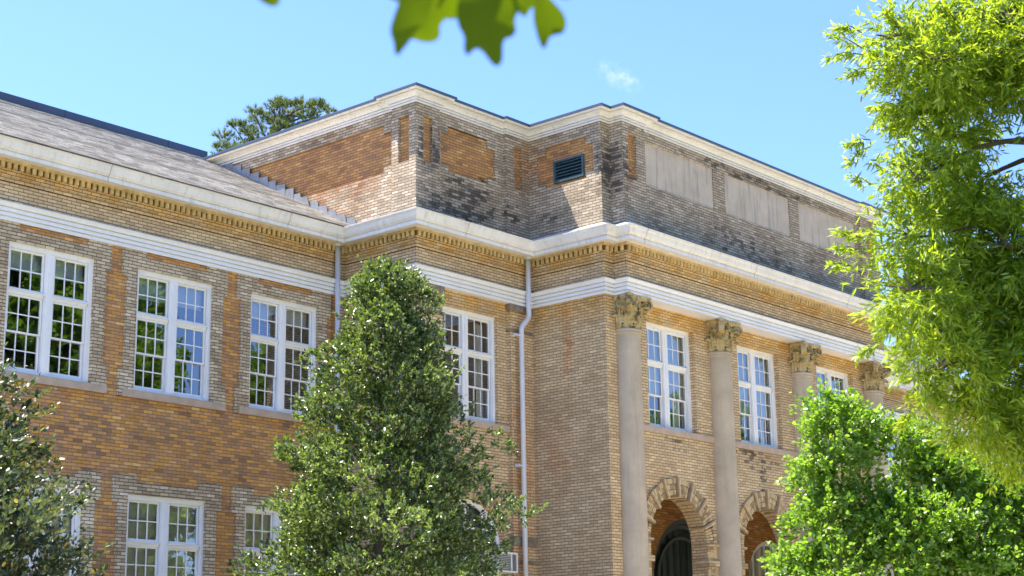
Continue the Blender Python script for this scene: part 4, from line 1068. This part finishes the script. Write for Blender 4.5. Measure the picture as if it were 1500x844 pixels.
# ------------------------------------------------------------------ foreground leaves, out of focus
def fg():
    mt = leaf_mat('oak_leaf', [(0, (.025, .055, .003)), (.6, (.05, .085, .003)), (1, (.08, .115, .004))], .42, (.15, .22, .002), .7, .12)
    DL = 1.9
    def leaf(poly, axis_px, parent, dz=0.0, curl=.012, name='leaf'):
        (ax0, ay0), (ax1, ay1) = axis_px; L = math.hypot(ax1-ax0, ay1-ay0); tx, ty = (ax1-ax0)/L, (ay1-ay0)/L
        cx = sum(p[0] for p in poly)/len(poly); cyy = sum(p[1] for p in poly)/len(poly)
        def P(u, v):
            s = (u-ax0)*-ty+(v-ay0)*tx; t = (u-ax0)*tx+(v-ay0)*ty
            return tuple(ray(u, v, DL+dz+abs(s)/1280*.35-(t/1280)**2*1.2)-np.array(parent.location))
        vs = [P(*p) for p in poly]; mid = []
        for _ in range(2):
            poly = [q for i in range(len(poly)) for q in ((poly[i][0]*.75+poly[(i+1) % len(poly)][0]*.25, poly[i][1]*.75+poly[(i+1) % len(poly)][1]*.25), (poly[i][0]*.25+poly[(i+1) % len(poly)][0]*.75, poly[i][1]*.25+poly[(i+1) % len(poly)][1]*.75))]
        vs = [P(*p) for p in poly]
        n = len(poly); mb = MB(); c0 = P(cx, cyy)
        # fan around the midrib point for a creased blade
        mb.add(vs+[c0], [(i, (i+1) % n, n) for i in range(n)])
        o = mb.build(name, [mt], parent, smooth=True)
        return o
    b1 = empty('oak_branch', tuple(ray(690, -120, DL))); tag(b1, 'blurred oak leaves hanging in at the top edge, the larger cluster', 'branch', None)
    mb = MB(); L0 = np.array(b1.location)
    q = lambda u, v, d=0.: ray(u, v, DL+d)-L0
    mb.tube([q(900, -330), q(800, -220), q(700, -120), q(660, -50), q(640, -20)], [.009, .007, .005, .003, .002], 8)
    mb.tube([q(700, -120), q(720, -60), q(722, -5)], [.004, .003, .0015], 6); mb.tube([q(760, -180), q(775, -80), q(788, 0)], [.004, .003, .0015], 6); mb.tube([q(700, -120), q(560, -110), q(470, -90), q(420, -60), q(396, -22)], [.004, .003, .003, .002, .0015], 6)
    mb.build('twig', [M['bark']], b1)
    leaf([(640, -30), (600, -22), (586, -2), (574, 32), (571, 47), (577, 62), (578, 78), (583, 83), (589, 73), (597, 60), (606, 57), (616, 62), (630, 63), (641, 60), (646, 50), (644, 38), (652, 28), (666, 26), (676, 12), (680, -14), (664, -30)], ((650, -30), (585, 78)), b1, 0.)
    leaf([(722, -34), (690, -26), (672, -6), (668, 22), (672, 40), (681, 54), (679, 72), (684, 83), (691, 76), (698, 70), (708, 76), (716, 88), (724, 97), (732, 97), (737, 86), (736, 66), (740, 56), (751, 55), (757, 44), (753, 28), (762, 14), (772, 0), (766, -20), (745, -34)], ((725, -34), (728, 92)), b1, -.03)
    leaf([(790, -10), (781, 8), (781, 30), (786, 50), (791, 66), (797, 73), (801, 66), (806, 54), (814, 51), (824, 50), (830, 40), (829, 26), (822, 14), (812, 4), (802, -8)], ((792, -8), (800, 72)), b1, .02)
    leaf([(600, -60), (585, -40), (592, -10), (610, 8), (632, 22), (655, 24), (672, 14), (690, 18), (700, 2), (690, -30), (660, -55), (630, -66)], ((600, -60), (690, 14)), b1, .06)
    leaf([(740, -40), (730, -12), (742, 6), (756, 8), (762, 22), (770, 26), (778, 12), (790, 6), (800, -8), (796, -30), (770, -46)], ((762, -44), (768, 24)), b1, .05)
    leaf([(640, -120), (610, -110), (590, -85), (600, -60), (640, -50), (690, -60), (700, -90), (680, -115)], ((645, -118), (640, -52)), b1, .02)
    leaf([(650, -10), (640, 4), (648, 22), (660, 30), (672, 26), (678, 10), (668, -8)], ((660, -10), (662, 30)), b1, .08)
    leaf([(690, -20), (684, 0), (694, 16), (708, 24), (722, 18), (726, 0), (712, -16)], ((700, -18), (706, 24)), b1, .09)
    leaf([(560, -30), (562, -8), (578, 2), (594, 8), (606, -2), (600, -24), (580, -36)], ((576, -34), (592, 8)), b1, .04)
    leaf([(812, -30), (808, -12), (820, -2), (834, 0), (842, -12), (834, -28)], ((824, -32), (828, 0)), b1, .03)
    leaf([(372, -40), (370, -12), (380, 0), (386, 5), (396, 9), (403, 10), (410, 6), (411, -8), (422, -22), (412, -44), (390, -50)], ((394, -46), (400, 9)), b1, .03)
fg()
# ------------------------------------------------------------------ cloud wisp (a real thin volume far away)
def cloud():
    mt = bpy.data.materials.new('cloud_vapour'); mt.use_nodes = True; nt = mt.node_tree; g = NG(nt)
    nt.nodes.remove(nt.nodes['Principled BSDF'])
    pv = g.n('ShaderNodeVolumePrincipled'); pv.inputs['Color'].default_value = (1, 1, 1, 1)
    tc = g.n('ShaderNodeTexCoord'); o_ = tc.outputs['Object']
    ln = g.n('ShaderNodeVectorMath', operation='LENGTH'); g.l(o_, ln.inputs[0])
    fall = g.math('SUBTRACT', 1.0, g.smooth(ln.outputs['Value'], .1, .95))
    mp = g.n('ShaderNodeMapping'); mp.inputs['Scale'].default_value = (3.2, 1.2, 1.3); g.l(o_, mp.inputs[0])
    nn = g.smooth(g.noise(mp.outputs[0], 1.3, 6, .68), .44, .70)
    g.l(g.math('MULTIPLY', g.math('MULTIPLY', nn, fall), .06), pv.inputs['Density'])
    g.l(pv.outputs[0], nt.nodes['Material Output'].inputs['Volume'])
    mb = MB(); n = 16
    prof = [(math.sin(math.pi*i/10), -math.cos(math.pi*i/10)) for i in range(11)]
    mb.lathe((0, 0), prof, 16)
    o = mb.build('cloud', [mt]); c = ray(906, 113, 1500)
    ax = Vector(ray(944, 134, 1500)-ray(868, 92, 1500)); L = ax.length/2; ax.normalize()
    y_ = Vector(FW); z_ = ax.cross(y_).normalized(); y_ = z_.cross(ax)
    mm = Matrix.Identity(4)
    for i in range(3): mm[i][0] = ax[i]*L*1.15; mm[i][1] = y_[i]*14; mm[i][2] = z_[i]*14; mm[i][3] = c[i]
    o.matrix_world = mm; tag(o, 'small thin white wisp of cloud above the parapet', 'cloud'); o['kind'] = 'stuff'
cloud()
